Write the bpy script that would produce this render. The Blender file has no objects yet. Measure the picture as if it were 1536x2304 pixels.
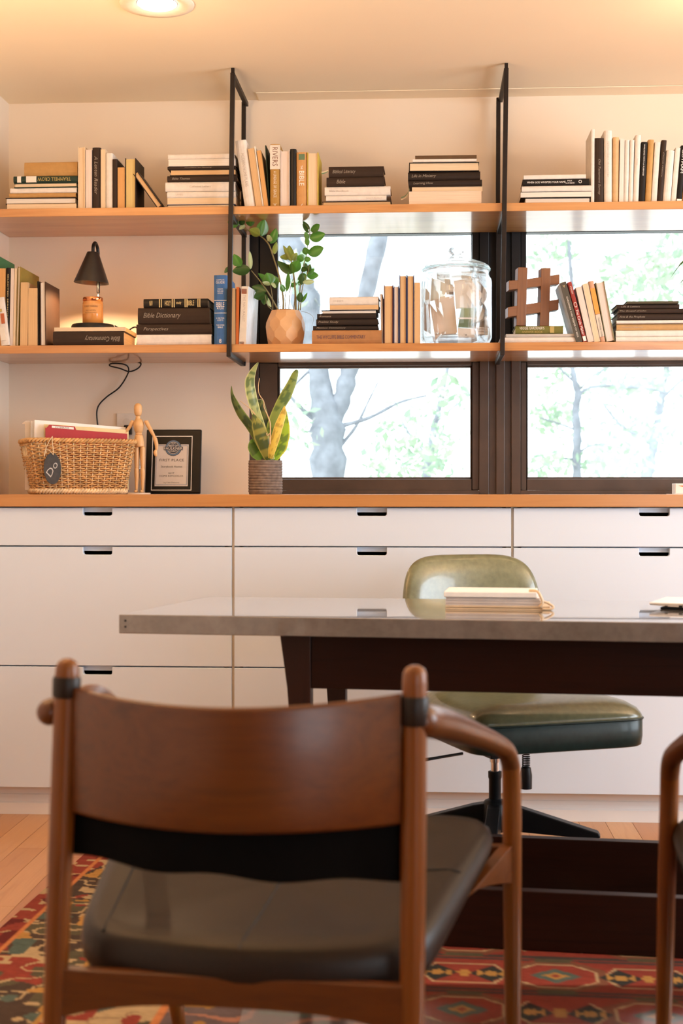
import bpy, bmesh, math, random
import numpy as np
from math import sin, cos, pi, radians, atan, sqrt
from mathutils import Vector, Matrix

SC = bpy.context.scene
COL = SC.collection
rnd = random.Random(7)

# ------------------------------------------------------------------ camera, world, lights, exposure
F = 3200.0                      # focal length in pixels of the 1536x2304 frame
PSI = atan(190.0 / F)           # the camera looks a little towards -x
HC = 1.03                       # eye height
CX, HY = 768.0, 1108.0          # principal column, horizon row
cam_d = bpy.data.cameras.new('camera')
cam = bpy.data.objects.new('camera', cam_d)
COL.objects.link(cam)
cam.location = (0, 0, HC)
cam.rotation_euler = (pi / 2, 0, PSI)
cam_d.sensor_fit = 'VERTICAL'
cam_d.sensor_height = 36.0
cam_d.sensor_width = 24.0
cam_d.lens = F / 2304.0 * 36.0
cam_d.shift_y = -(1152.0 - HY) / 2304.0
cam_d.clip_start = 0.05
cam_d.clip_end = 200
cam_d.dof.use_dof = True
cam_d.dof.focus_distance = 4.55
cam_d.dof.aperture_fstop = 3.6
SC.camera = cam

SC.view_settings.view_transform = 'Standard'
SC.view_settings.look = 'None'
SC.view_settings.gamma = 1.0
SC.view_settings.use_curve_mapping = False
SC.view_settings.exposure = -0.26
cy = SC.cycles
cy.use_denoising = True
cy.max_bounces = 10
cy.diffuse_bounces = 5
cy.glossy_bounces = 4
cy.transmission_bounces = 8
cy.transparent_max_bounces = 12
cy.caustics_reflective = False
cy.caustics_refractive = True
cy.blur_glossy = 0.6
cy.sample_clamp_indirect = 6.0
cy.use_adaptive_sampling = True
cy.adaptive_threshold = 0.02

w = bpy.data.worlds.new('sky')
SC.world = w
w.use_nodes = True
w.node_tree.nodes['Background'].inputs[0].default_value = (0.86, 0.95, 1.0, 1)
w.node_tree.nodes['Background'].inputs[1].default_value = 5.0


def lamp(name, typ, loc, rot=(0, 0, 0), energy=10, color=(1, 1, 1), size=0.1, size_y=None, spread=None, angle=None, shape=None):
    l = bpy.data.lights.new(name, typ)
    l.energy = energy
    l.color = color
    if typ == 'AREA':
        l.shape = shape or ('RECTANGLE' if size_y else 'DISK')
        l.size = size
        if size_y:
            l.size_y = size_y
        if spread is not None:
            l.spread = spread
    elif typ == 'SUN':
        l.angle = 0.02
    else:
        l.shadow_soft_size = size
    o = bpy.data.objects.new(name, l)
    COL.objects.link(o)
    o.location = loc
    o.rotation_euler = rot
    o['kind'] = 'helper'
    return o


DAY = (0.80, 0.90, 1.0)
WARM = (1.0, 0.64, 0.33)
lamp('sun', 'SUN', (0, 0, 9), (radians(42), 0, radians(-38)), 3.0, (1.0, 0.96, 0.9))
# daylight through the glazed opening of the side wall
lamp('daylight_side', 'AREA', (3.55, 2.75, 1.35), (0, radians(90), 0), 150, DAY, 1.9, 2.2)
lamp('rear_fill', 'AREA', (2.3, -2.1, 1.4), (radians(88), 0, radians(12)), 10, (0.76, 0.86, 1.0), 1.6, 2.0)  # added fill from behind the camera, lifts the drawer fronts
LIGHTS = [(-0.77, 4.07, 2.22, 0.9), (0.85, 4.07, 2.22, 2.8), (2.4, 4.07, 2.22, 3), (-0.77, 2.75, 2.15, 3.5), (0.85, 2.75, 2.15, 3.5), (2.4, 2.75, 2.15, 3.5)]
for lx_, ly_, lz_, le_ in LIGHTS:
    lamp('ceiling_glow', 'POINT', (lx_, ly_, lz_), (0, 0, 0), le_, WARM, 0.07)
# two added fill lights that brighten the ceiling, beside the desk, outside the frame
for lx_, ly_, le_ in ((-1.25, 2.9, 40), (2.5, 3.2, 54)):
    lamp('ceiling_fill', 'AREA', (lx_, ly_, 1.72), (pi, 0, 0), le_, WARM, 0.35)

# ------------------------------------------------------------------ image <-> room helpers
CP, SP = cos(PSI), sin(PSI)


def W(u, v, Y):                 # the point of the plane y = Y that the photograph shows at (u, v)
    t = (u - CX) / F
    s = Y / (t * SP + CP)
    return Vector(((t * CP - SP) * s, Y, HC - (v - HY) / F * s))


def PD(u, v, d):                # the point at distance d along the view axis
    t = (u - CX) / F
    return Vector(((t * CP - SP) * d, (t * SP + CP) * d, HC - (v - HY) / F * d))


def WZ(u, v, z):                # the point of the level z
    return PD(u, v, (HC - z) * F / (v - HY))


# ------------------------------------------------------------------ materials
MATS = {}


def nodes(m):
    m.use_nodes = True
    nt = m.node_tree
    b = nt.nodes['Principled BSDF']
    return nt, b


def setp(b, **k):
    for n, v in k.items():
        i = b.inputs.get(n.replace('_', ' '))
        if i is not None:
            i.default_value = v


def mix_rgb(nt, fac, a, b):
    n = nt.nodes.new('ShaderNodeMix')
    n.data_type = 'RGBA'
    for s, v in ((0, fac), (6, a), (7, b)):
        if hasattr(v, 'is_linked') or hasattr(v, 'links'):
            nt.links.new(v, n.inputs[s])
        else:
            n.inputs[s].default_value = v if s == 0 else (*v[:3], 1)
    return n.outputs[2]


def ramp(nt, fac, stops):
    r = nt.nodes.new('ShaderNodeValToRGB')
    el = r.color_ramp.elements
    while len(el) < len(stops):
        el.new(0.5)
    for e, (p, c) in zip(el, stops):
        e.position = p
        e.color = (*c[:3], 1)
    nt.links.new(fac, r.inputs[0])
    return r.outputs[0]


def coords(nt, scale=(1, 1, 1), kind='Object'):
    t = nt.nodes.new('ShaderNodeTexCoord')
    m = nt.nodes.new('ShaderNodeMapping')
    m.inputs['Scale'].default_value = scale
    nt.links.new(t.outputs[kind], m.inputs[0])
    return m.outputs[0]


def noise(nt, vec, scale=5, detail=3, rough=0.5, dist=0):
    n = nt.nodes.new('ShaderNodeTexNoise')
    n.inputs['Scale'].default_value = scale
    n.inputs['Detail'].default_value = detail
    n.inputs['Roughness'].default_value = rough
    n.inputs['Distortion'].default_value = dist
    nt.links.new(vec, n.inputs[0])
    return n.outputs[0]


def bump(nt, b, h, strength=0.2, dist=0.002):
    n = nt.nodes.new('ShaderNodeBump')
    n.inputs['Strength'].default_value = strength
    n.inputs['Distance'].default_value = dist
    nt.links.new(h, n.inputs['Height'])
    nt.links.new(n.outputs[0], b.inputs['Normal'])


def plain(name, c, rough=0.5, var=0.06, sc=30, metal=0.0, coat=0.0, spec=0.5, bmp=0.0, **k):
    if name in MATS:
        return MATS[name]
    m = bpy.data.materials.new(name)
    nt, b = nodes(m)
    setp(b, Roughness=rough, Metallic=metal, **k)
    b.inputs['Coat Weight'].default_value = coat
    b.inputs['Coat Roughness'].default_value = 0.08
    b.inputs['Specular IOR Level'].default_value = spec
    n = noise(nt, coords(nt), sc, 3)
    lo = [x * (1 - var) for x in c]
    hi = [min(1, x * (1 + var)) for x in c]
    nt.links.new(ramp(nt, n, [(0.3, lo), (0.7, hi)]), b.inputs['Base Color'])
    if bmp:
        bump(nt, b, n, bmp)
    MATS[name] = m
    return m


def wood(name, c1, c2, axis='X', rough=0.4, coat=0.0, coat_rough=0.06, sc=1.0, grain=1.0, c3=None, spec=0.5):
    if name in MATS:
        return MATS[name]
    m = bpy.data.materials.new(name)
    nt, b = nodes(m)
    lo, hi = 1.6 * sc, 30 * sc
    s = {'X': (lo, hi, hi), 'Y': (hi, lo, hi), 'Z': (hi, hi, lo)}[axis]
    v = coords(nt, s)
    n1 = noise(nt, v, 1.0, 5, 0.6, 1.2)
    s2 = {'X': (6, 160, 160), 'Y': (160, 6, 160), 'Z': (160, 160, 6)}[axis]
    n2 = noise(nt, coords(nt, s2), 1.0, 3, 0.6)
    base = ramp(nt, n1, [(0.25, c2), (0.48, c1), (0.62, c3 or c1), (0.8, c2)])
    col = mix_rgb(nt, 0.25 * grain, base, ramp(nt, n2, [(0.35, c2), (0.6, c1)]))
    nt.links.new(col, b.inputs['Base Color'])
    setp(b, Roughness=rough)
    b.inputs['Specular IOR Level'].default_value = spec
    b.inputs['Coat Weight'].default_value = coat
    b.inputs['Coat Roughness'].default_value = coat_rough
    bump(nt, b, n2, 0.05, 0.001)
    MATS[name] = m
    return m


def objcolor(name, rough=0.5, stripe=None, var=0.08, spec=0.5):
    """colour comes from each object's own colour; stripe: fine page lines across that local axis"""
    if name in MATS:
        return MATS[name]
    m = bpy.data.materials.new(name)
    nt, b = nodes(m)
    oi = nt.nodes.new('ShaderNodeObjectInfo')
    if stripe:
        v = coords(nt, {'X': (900, 6, 6)}[stripe])
        n = noise(nt, v, 1.0, 2, 0.6)
        f = ramp(nt, n, [(0.3, (0.80, 0.78, 0.74)), (0.6, (1.0, 1.0, 1.0))])
    else:
        n = noise(nt, coords(nt), 40, 4, 0.6)
        f = ramp(nt, n, [(0.3, (1 - var * 2,) * 3), (0.7, (1, 1, 1))])
    mm = nt.nodes.new('ShaderNodeMix')
    mm.data_type = 'RGBA'
    mm.blend_type = 'MULTIPLY'
    mm.inputs[0].default_value = 1
    nt.links.new(oi.outputs['Color'], mm.inputs[6])
    nt.links.new(f, mm.inputs[7])
    nt.links.new(mm.outputs[2], b.inputs['Base Color'])
    setp(b, Roughness=rough)
    b.inputs['Specular IOR Level'].default_value = spec
    MATS[name] = m
    return m


def attrcolor(name, rough=0.7, attr='tone', spec=0.4, transl=0.0, bmp=0.0):
    if name in MATS:
        return MATS[name]
    m = bpy.data.materials.new(name)
    nt, b = nodes(m)
    a = nt.nodes.new('ShaderNodeAttribute')
    a.attribute_name = attr
    nt.links.new(a.outputs['Color'], b.inputs['Base Color'])
    setp(b, Roughness=rough)
    b.inputs['Specular IOR Level'].default_value = spec
    if bmp:
        bump(nt, b, noise(nt, coords(nt), 700, 2), bmp, 0.002)
    if transl:
        tr = nt.nodes.new('ShaderNodeBsdfTranslucent')
        nt.links.new(a.outputs['Color'], tr.inputs[0])
        ms = nt.nodes.new('ShaderNodeMixShader')
        ms.inputs[0].default_value = transl
        nt.links.new(b.outputs[0], ms.inputs[1])
        nt.links.new(tr.outputs[0], ms.inputs[2])
        nt.links.new(ms.outputs[0], nt.nodes['Material Output'].inputs[0])
    MATS[name] = m
    return m


def glass(name, color=(1, 1, 1), rough=0.0, ior=1.45):
    m = bpy.data.materials.new(name)
    nt, b = nodes(m)
    g = nt.nodes.new('ShaderNodeBsdfGlass')
    g.inputs['Color'].default_value = (*color, 1)
    g.inputs['Roughness'].default_value = rough
    g.inputs['IOR'].default_value = ior
    # light passes a clear pane without waiting for caustics
    nt.links.new(g.outputs[0], nt.nodes['Material Output'].inputs[0])
    MATS[name] = m
    return m


def thin_clear(name, tint=(0.97, 0.985, 0.98), rough=0.02, ior=1.45):
    """a thin clear sheet: what is behind it shows straight through, plus its own reflection"""
    m = bpy.data.materials.new(name)
    m.use_nodes = True
    nt = m.node_tree
    nt.nodes.remove(nt.nodes['Principled BSDF'])
    t = nt.nodes.new('ShaderNodeBsdfTransparent')
    t.inputs[0].default_value = (*tint, 1)
    g = nt.nodes.new('ShaderNodeBsdfGlossy')
    g.inputs['Roughness'].default_value = rough
    lw = nt.nodes.new('ShaderNodeLayerWeight')
    lw.inputs[0].default_value = 0.5
    pw = nt.nodes.new('ShaderNodeMath')
    pw.operation = 'POWER'
    pw.inputs[1].default_value = 4.0
    nt.links.new(lw.outputs['Facing'], pw.inputs[0])
    f = nt.nodes.new('ShaderNodeMath')
    f.operation = 'MULTIPLY_ADD'
    f.inputs[1].default_value = 0.9
    f.inputs[2].default_value = ((ior - 1) / (ior + 1)) ** 2
    nt.links.new(pw.outputs[0], f.inputs[0])
    ms = nt.nodes.new('ShaderNodeMixShader')
    nt.links.new(f.outputs[0], ms.inputs[0])
    nt.links.new(t.outputs[0], ms.inputs[1])
    nt.links.new(g.outputs[0], ms.inputs[2])
    nt.links.new(ms.outputs[0], nt.nodes['Material Output'].inputs[0])
    MATS[name] = m
    return m


def emit(name, c, s):
    m = bpy.data.materials.new(name)
    nt, b = nodes(m)
    setp(b, Base_Color=(0.8, 0.8, 0.8, 1))
    b.inputs['Emission Color'].default_value = (*c, 1)
    b.inputs['Emission Strength'].default_value = s
    MATS[name] = m
    return m


# ------------------------------------------------------------------ objects and meshes
def tag(o, label=None, cat=None, group=None, kind=None):
    if label:
        o['label'] = label
    if cat:
        o['category'] = cat
    if group:
        o['group'] = group
    if kind:
        o['kind'] = kind
    return o


def thing(name, label, cat, loc=(0, 0, 0), rz=0.0, group=None, rot=None):
    o = bpy.data.objects.new(name, None)
    o.empty_display_size = 0.05
    COL.objects.link(o)
    o.location = loc
    o.rotation_euler = rot or (0, 0, rz)
    return tag(o, label, cat, group)


def mw(o):
    m = Matrix.LocRotScale(o.location, o.rotation_euler, o.scale)
    return mw(o.parent) @ m if o.parent else m


class MB:
    def __init__(s):
        s.v, s.f, s.c = [], [], None

    def add(s, vs, fs):
        o = len(s.v)
        s.v += [Vector(p) for p in vs]
        s.f += [[i + o for i in f] for f in fs]
        return s

    def box(s, x0, x1, y0, y1, z0, z1, m=None):
        vs = [Vector((x, y, z)) for x in (x0, x1) for y in (y0, y1) for z in (z0, z1)]
        if m is not None:
            vs = [m @ p for p in vs]
        return s.add(vs, [[0, 1, 3, 2], [4, 6, 7, 5], [0, 4, 5, 1], [2, 3, 7, 6], [0, 2, 6, 4], [1, 5, 7, 3]])

    def prism(s, poly, a, b, m=None, plane='XZ'):
        n = len(poly)
        if plane == 'XZ':
            vs = [Vector((p[0], y, p[1])) for y in (a, b) for p in poly]
        elif plane == 'XY':
            vs = [Vector((p[0], p[1], z)) for z in (a, b) for p in poly]
        else:
            vs = [Vector((x, p[0], p[1])) for x in (a, b) for p in poly]
        if m is not None:
            vs = [m @ p for p in vs]
        return s.add(vs, [list(range(n))[::-1], [i + n for i in range(n)]] + [[i, (i + 1) % n, n + (i + 1) % n, n + i] for i in range(n)])

    def lathe(s, prof, n=32, c=(0, 0, 0), closed=False, m=None, a0=0.0):
        vs = []
        for r, z in prof:
            for k in range(n):
                a = a0 + 2 * pi * k / n
                p = Vector((c[0] + r * cos(a), c[1] + r * sin(a), c[2] + z))
                vs.append(m @ p if m is not None else p)
        fs = []
        L = len(prof)
        for i in range(L if closed else L - 1):
            j = (i + 1) % L
            for k in range(n):
                fs.append([i * n + k, i * n + (k + 1) % n, j * n + (k + 1) % n, j * n + k])
        if not closed:
            if prof[0][0] > 1e-6:
                fs.append(list(range(n))[::-1])
            if prof[-1][0] > 1e-6:
                fs.append([(L - 1) * n + k for k in range(n)])
        return s.add(vs, fs)

    def tube(s, path, r, n=10, caps=True, closed=False, sx=1.0, up=None):
        path = [Vector(p) for p in path]
        L = len(path)
        rs = r if isinstance(r, (list, tuple)) else [r] * L
        T = []
        for i in range(L):
            a = path[i - 1] if (i > 0 or closed) else path[i]
            b = path[(i + 1) % L] if (i < L - 1 or closed) else path[i]
            t = (b - a)
            T.append(t.normalized() if t.length > 1e-9 else Vector((0, 0, 1)))
        ref = Vector(up) if up else Vector((0, 0, 1))
        if abs(T[0].dot(ref)) > 0.95:
            ref = Vector((0, 1, 0))
        x = T[0].cross(ref).normalized()
        vs = []
        for i in range(L):
            x = (x - T[i] * x.dot(T[i])).normalized()
            y = T[i].cross(x)
            for k in range(n):
                a = 2 * pi * k / n
                vs.append(path[i] + (x * cos(a) * sx + y * sin(a)) * rs[i])
        fs = []
        for i in range(L if closed else L - 1):
            j = (i + 1) % L
            for k in range(n):
                fs.append([i * n + k, i * n + (k + 1) % n, j * n + (k + 1) % n, j * n + k])
        if caps and not closed:
            fs.append(list(range(n))[::-1])
            fs.append([(L - 1) * n + k for k in range(n)])
        return s.add(vs, fs)

    def grid(s, fn, nu, nv, closed_u=False):
        vs = [fn(i / (nu if closed_u else nu - 1), j / (nv - 1)) for j in range(nv) for i in range(nu)]
        fs = []
        for j in range(nv - 1):
            for i in range(nu if closed_u else nu - 1):
                i2 = (i + 1) % nu
                fs.append([j * nu + i, j * nu + i2, (j + 1) * nu + i2, (j + 1) * nu + i])
        return s.add(vs, fs)

    def ellipsoid(s, c, r, n=14, m=None):
        prof = [(sin(pi * i / n), -cos(pi * i / n)) for i in range(n + 1)]
        M = Matrix.Translation(c) @ Matrix.Diagonal((*r, 1))
        if m is not None:
            M = m @ M
        prof[0] = (1e-4, -1)
        prof[-1] = (1e-4, 1)
        return s.lathe(prof, n + 4, m=M)

    def build(s, name, mat, parent=None, smooth=False, world=False, bevel=0.0, bseg=2, kind=None, label=None, color=None, angle=None, normals=True):
        me = bpy.data.meshes.new(name)
        vs = s.v
        if world and parent is not None:
            inv = mw(parent).inverted()
            vs = [inv @ p for p in vs]
        me.from_pydata([tuple(p) for p in vs], [], s.f)
        if bevel or normals:
            bm = bmesh.new()
            bm.from_mesh(me)
            if bevel:
                bmesh.ops.remove_doubles(bm, verts=bm.verts, dist=1e-6)
                bmesh.ops.recalc_face_normals(bm, faces=bm.faces)
                es = [e for e in bm.edges if len(e.link_faces) == 2 and e.calc_face_angle(0) > 0.6]
                bmesh.ops.bevel(bm, geom=es, offset=bevel, segments=bseg, affect='EDGES', profile=0.5, clamp_overlap=True)
            bmesh.ops.recalc_face_normals(bm, faces=bm.faces)
            bm.to_mesh(me)
            bm.free()
        if s.c is not None:
            at = me.color_attributes.new('tone', 'FLOAT_COLOR', 'POINT')
            at.data.foreach_set('color', np.asarray(s.c, dtype=np.float32).ravel())
        if smooth or angle:
            me.polygons.foreach_set('use_smooth', [True] * len(me.polygons))
            if angle:
                try:
                    me.set_sharp_from_angle(angle=radians(angle))
                except Exception:
                    pass
        me.materials.append(mat)
        o = bpy.data.objects.new(name, me)
        COL.objects.link(o)
        if parent is not None:
            o.parent = parent
        if kind:
            o['kind'] = kind
        if label:
            o['label'] = label
        if color:
            o.color = (*color[:3], 1)
        return o


def copy_tree(o, parent=None):
    c = o.copy()
    COL.objects.link(c)
    if parent is not None:
        c.parent = parent
    for ch in list(o.children):
        copy_tree(ch, c)
    return c


def smooth_path(pts, sub=6, vals=None):
    """Catmull-Rom through the points (and through the values that go with them)"""
    P = [Vector(p) for p in pts]
    out, ov = [], []
    for i in range(len(P) - 1):
        p0, p1, p2, p3 = P[max(i - 1, 0)], P[i], P[i + 1], P[min(i + 2, len(P) - 1)]
        for k in range(sub):
            t = k / sub
            out.append(0.5 * ((2 * p1) + (p2 - p0) * t + (2 * p0 - 5 * p1 + 4 * p2 - p3) * t * t + (3 * p1 - p0 - 3 * p2 + p3) * t ** 3))
            if vals:
                ov.append(vals[i] * (1 - t) + vals[i + 1] * t)
    out.append(P[-1])
    if vals:
        ov.append(vals[-1])
        return out, ov
    return out


TEXTS = {}


def text_geo(body, shear=0.0, spacing=1.0):
    """outline of a line of lettering, as (points, faces, width, cap height), its lower edge at y = 0"""
    key = (body, shear, spacing)
    if key not in TEXTS:
        cu = bpy.data.curves.new('lettering', 'FONT')
        cu.body = body
        cu.shear = shear
        cu.space_character = spacing
        cu.resolution_u = 2
        cu.align_x = 'CENTER'
        ob = bpy.data.objects.new('lettering', cu)
        me = bpy.data.meshes.new_from_object(ob)
        vs = [Vector(v.co) for v in me.vertices]
        fs = [list(p.vertices) for p in me.polygons]
        bpy.data.objects.remove(ob)
        bpy.data.curves.remove(cu)
        bpy.data.meshes.remove(me)
        x0 = min(v.x for v in vs)
        x1 = max(v.x for v in vs)
        y0 = min(v.y for v in vs)
        y1 = max(v.y for v in vs)
        vs = [Vector((v.x - (x0 + x1) / 2, v.y - (y0 + y1) / 2, 0)) for v in vs]
        TEXTS[key] = (vs, fs, x1 - x0, y1 - y0)
    return TEXTS[key]


def put_text(mb, body, centre, xdir, ydir, length, height, shear=0.0, spacing=1.0):
    vs, fs, w_, h_ = text_geo(body, shear, spacing)
    sx, sy = length / w_, height / h_
    c, xd, yd = Vector(centre), Vector(xdir), Vector(ydir)
    mb.add([c + xd * (p.x * sx) + yd * (p.y * sy) for p in vs], fs)
    return mb


def vnoise(x, y, seed=0):
    """smooth value noise in 0..1 on numpy arrays"""
    xi, yi = np.floor(x).astype(np.int64), np.floor(y).astype(np.int64)
    xf, yf = x - xi, y - yi

    def h(a, b):
        n = (a * 374761393 + b * 668265263 + seed * 974711) & 0x7fffffff
        n = (n ^ (n >> 13)) * 1274126177 & 0x7fffffff
        return ((n ^ (n >> 16)) & 0xffff) / 65535.0
    u, v = xf * xf * (3 - 2 * xf), yf * yf * (3 - 2 * yf)
    return (h(xi, yi) * (1 - u) + h(xi + 1, yi) * u) * (1 - v) + (h(xi, yi + 1) * (1 - u) + h(xi + 1, yi + 1) * u) * v

# ------------------------------------------------------------------ common materials
M_WALL = plain('wall_paint', (0.79, 0.68, 0.56), 0.75, 0.015, 3, spec=0.25)
M_CEIL = plain('ceiling_paint', (0.90, 0.79, 0.61), 0.8, 0.015, 2, spec=0.2)
M_WHITE = plain('cabinet_lacquer', (0.635, 0.695, 0.79), 0.38, 0.008, 3, spec=0.45)
M_TRIM = plain('white_trim', (0.78, 0.76, 0.74), 0.45, 0.02, 4)
M_DARK = plain('dark_void', (0.012, 0.012, 0.012), 0.8, 0.1)
M_SHELF = wood('shelf_fir', (0.50, 0.225, 0.066), (0.36, 0.135, 0.034), 'X', 0.42, 0.8, 0.09, 0.8, 1.0, (0.56, 0.275, 0.09))
M_TOP = wood('worktop_oak', (0.48, 0.215, 0.062), (0.40, 0.165, 0.043), 'X', 0.4, 0.3, 0.15, 1.0, 0.8)
M_STEEL = plain('black_steel', (0.014, 0.009, 0.007), 0.45, 0.15, 40, spec=0.25)
M_BRONZE = plain('bronze_frame', (0.075, 0.048, 0.034), 0.38, 0.15, 12, spec=0.4)
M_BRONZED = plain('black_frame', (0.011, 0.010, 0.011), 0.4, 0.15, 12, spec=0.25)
M_BLACK = plain('black_plastic', (0.007, 0.007, 0.008), 0.4, 0.1, spec=0.25)
M_BLACKCLOTH = plain('black_cloth', (0.003, 0.0028, 0.0028), 0.8, 0.1, spec=0.08)
M_WALNUT = wood('walnut', (0.020, 0.0052, 0.0024), (0.010, 0.0026, 0.0014), 'X', 0.4, 0.05, 0.2, 1.2, spec=.15)
M_WALNUT_Z = wood('walnut_upright', (0.026, 0.0070, 0.0030), (0.012, 0.0034, 0.0018), 'Z', 0.4, 0.05, 0.2, 1.2, spec=.25)
M_TEAK = wood('teak', (0.115, 0.031, 0.0022), (0.050, 0.0125, 0.0014), 'X', 0.34, 0.08, 0.15, 0.7, 1.0, (0.088, 0.0225, 0.0018), spec=.5)
M_TEAK_Z = wood('teak_upright', (0.175, 0.052, 0.0042), (0.098, 0.0265, 0.0026), 'Z', 0.38, 0.15, 0.18, 0.8, 0.6, spec=.35)
M_LEATHER = plain('black_leather', (0.0140, 0.0078, 0.0046), 0.42, 0.2, 260, spec=0.28, bmp=0.12)
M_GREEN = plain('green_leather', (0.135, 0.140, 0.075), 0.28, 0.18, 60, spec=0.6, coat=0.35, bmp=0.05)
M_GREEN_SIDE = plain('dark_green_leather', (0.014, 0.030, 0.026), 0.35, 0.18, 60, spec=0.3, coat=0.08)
M_CHROME = plain('chrome', (0.75, 0.75, 0.76), 0.15, 0.03, metal=1.0)
M_PAPER = plain('paper', (0.82, 0.79, 0.75), 0.7, 0.02, 8)
M_INK = plain('ink_black', (0.02, 0.02, 0.022), 0.6)
M_CHALK = plain('chalk_grey', (0.30, 0.25, 0.20), 0.85)
M_GOLD = plain('gold_foil', (0.72, 0.55, 0.25), 0.4)
M_WHITEINK = plain('white_ink', (0.82, 0.80, 0.76), 0.6)
M_PANE = thin_clear('window_glass', (0.97, 0.99, 1.0), 0.01)
M_JAR = glass('jar_glass', (0.98, 0.995, 1.0), 0.0, 1.45)
nt_ = M_JAR.node_tree                       # thin walls: half of the view goes straight through, half is bent
ms_, tr_ = nt_.nodes.new('ShaderNodeMixShader'), nt_.nodes.new('ShaderNodeBsdfTransparent')
gl_ = [n for n in nt_.nodes if n.type == 'BSDF_GLASS'][0]
ms_.inputs[0].default_value = 0.66
nt_.links.new(tr_.outputs[0], ms_.inputs[1])
nt_.links.new(gl_.outputs[0], ms_.inputs[2])
nt_.links.new(ms_.outputs[0], nt_.nodes['Material Output'].inputs[0])

# ------------------------------------------------------------------ the room
YW, XL, XR, YB, ZC = 5.10, -1.516, 3.6, -2.2, 2.444
WX0, WX1, WZ1 = -0.637, 2.35, 2.03        # window opening; its sill is the worktop
T_ = 0.16


def structure(name, mb, mat, parent=None, **k):
    o = mb.build(name, mat, parent, **k)
    if parent is None:
        o['kind'] = 'structure'
    return o


wb = MB()
wb.box(XL - T_, WX0, YW, YW + T_, -0.1, ZC + .1).box(WX1, XR + T_, YW, YW + T_, -0.1, ZC + .1)
wb.box(WX0, WX1, YW, YW + T_, WZ1, ZC + .1).box(WX0, WX1, YW, YW + T_, -0.1, 1.0)
structure('wall_back', wb, M_WALL)
structure('wall_left', MB().box(XL - T_, XL, YB - T_, YW, -0.1, ZC + .1), M_WALL)
wr = MB()
wr.box(XR, XR + T_, YB - T_, 1.6, -0.1, ZC + .1).box(XR, XR + T_, 3.9, YW, -0.1, ZC + .1)
wr.box(XR, XR + T_, 1.6, 3.9, 2.35, ZC + .1).box(XR, XR + T_, 1.6, 3.9, -0.1, 0.35)
structure('wall_right', wr, M_WALL)
wf = MB()
wf.box(XL, 1.4, YB - T_, YB, -0.1, ZC + .1).box(3.2, XR, YB - T_, YB, -0.1, ZC + .1).box(1.4, 3.2, YB - T_, YB, 2.45, ZC + .1).box(1.4, 3.2, YB - T_, YB, -0.1, 0.3)
structure('wall_front', wf, wood('rear_wall_dark', (0.16, 0.08, 0.035), (0.10, 0.045, 0.02), 'Z', 0.6))  # unseen wall, its brown kept dark to cut bounce on the chair back
structure('ceiling', MB().box(XL - T_, XR + T_, YB - T_, YW + T_, ZC + .001, ZC + .15), M_CEIL)
# shallow soffit strip where the ceiling meets the wall over the windows
structure('trim_1', MB().box(-0.60, XR, YW - .10, YW - .0005, ZC - .0022, ZC), M_CEIL)

# floor: strip boards, each a piece of its own where the photograph shows it
floor = structure('floor', MB().box(XL - T_, XR + T_, YB - T_, YW + T_, -0.12, -0.013), plain('subfloor', (0.10, 0.05, 0.02), 0.8))
M_PLANK = []
for k_, (a_, b_) in enumerate([((0.50, 0.235, 0.085), (0.40, 0.17, 0.055)), ((0.56, 0.285, 0.115), (0.46, 0.215, 0.075)), ((0.44, 0.185, 0.06), (0.35, 0.135, 0.04))]):
    M_PLANK.append(wood('floor_oak_%s' % 'abc'[k_], a_, b_, 'Y', 0.36, 0.3, 0.18, 1.0, 0.8))
rest = [MB(), MB(), MB()]
np_ = 0
x = XL
bw = 0.083
row = 0
while x < XR:
    x2 = min(x + bw, XR)
    y = YB - 0.5 * rnd.random() - 0.2
    while y < YW:
        y2 = y + rnd.uniform(0.5, 1.3)
        a, b = max(y, YB), min(y2, YW)
        if b - a > 0.02:
            k = rnd.randrange(3)
            g = 0.0006
            vis = (x < -0.62 and b > 2.6 and a < 4.6 and x > -1.45) or (0.15 < x < 1.35 and b > 3.9 and a < 4.55)
            mb = MB().box(x + g, x2 - g, a + g, b - g, -0.012, 0.0)
            if vis and np_ < 150:
                mb.build('plank', M_PLANK[k], floor)
                np_ += 1
            else:
                rest[k].v and None
                rest[k].add(mb.v, mb.f)
        y = y2
    x = x2
    row += 1
for k in range(3):
    rest[k].build('floor_boards', M_PLANK[k], floor, kind='stuff')

# windows: a bronze frame with two upper lights and two lower sashes
ZS = 1.0235                                     # worktop level
Yf0, Yf1 = 5.115, 5.20


def wx(u, Y=5.14):
    return W(u, 900, Y).x


def wz(v, u=850, Y=5.14):
    return W(u, v, Y).z


ZT0, ZT1 = 1.487, 1.562                         # transom behind the middle shelf


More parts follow.
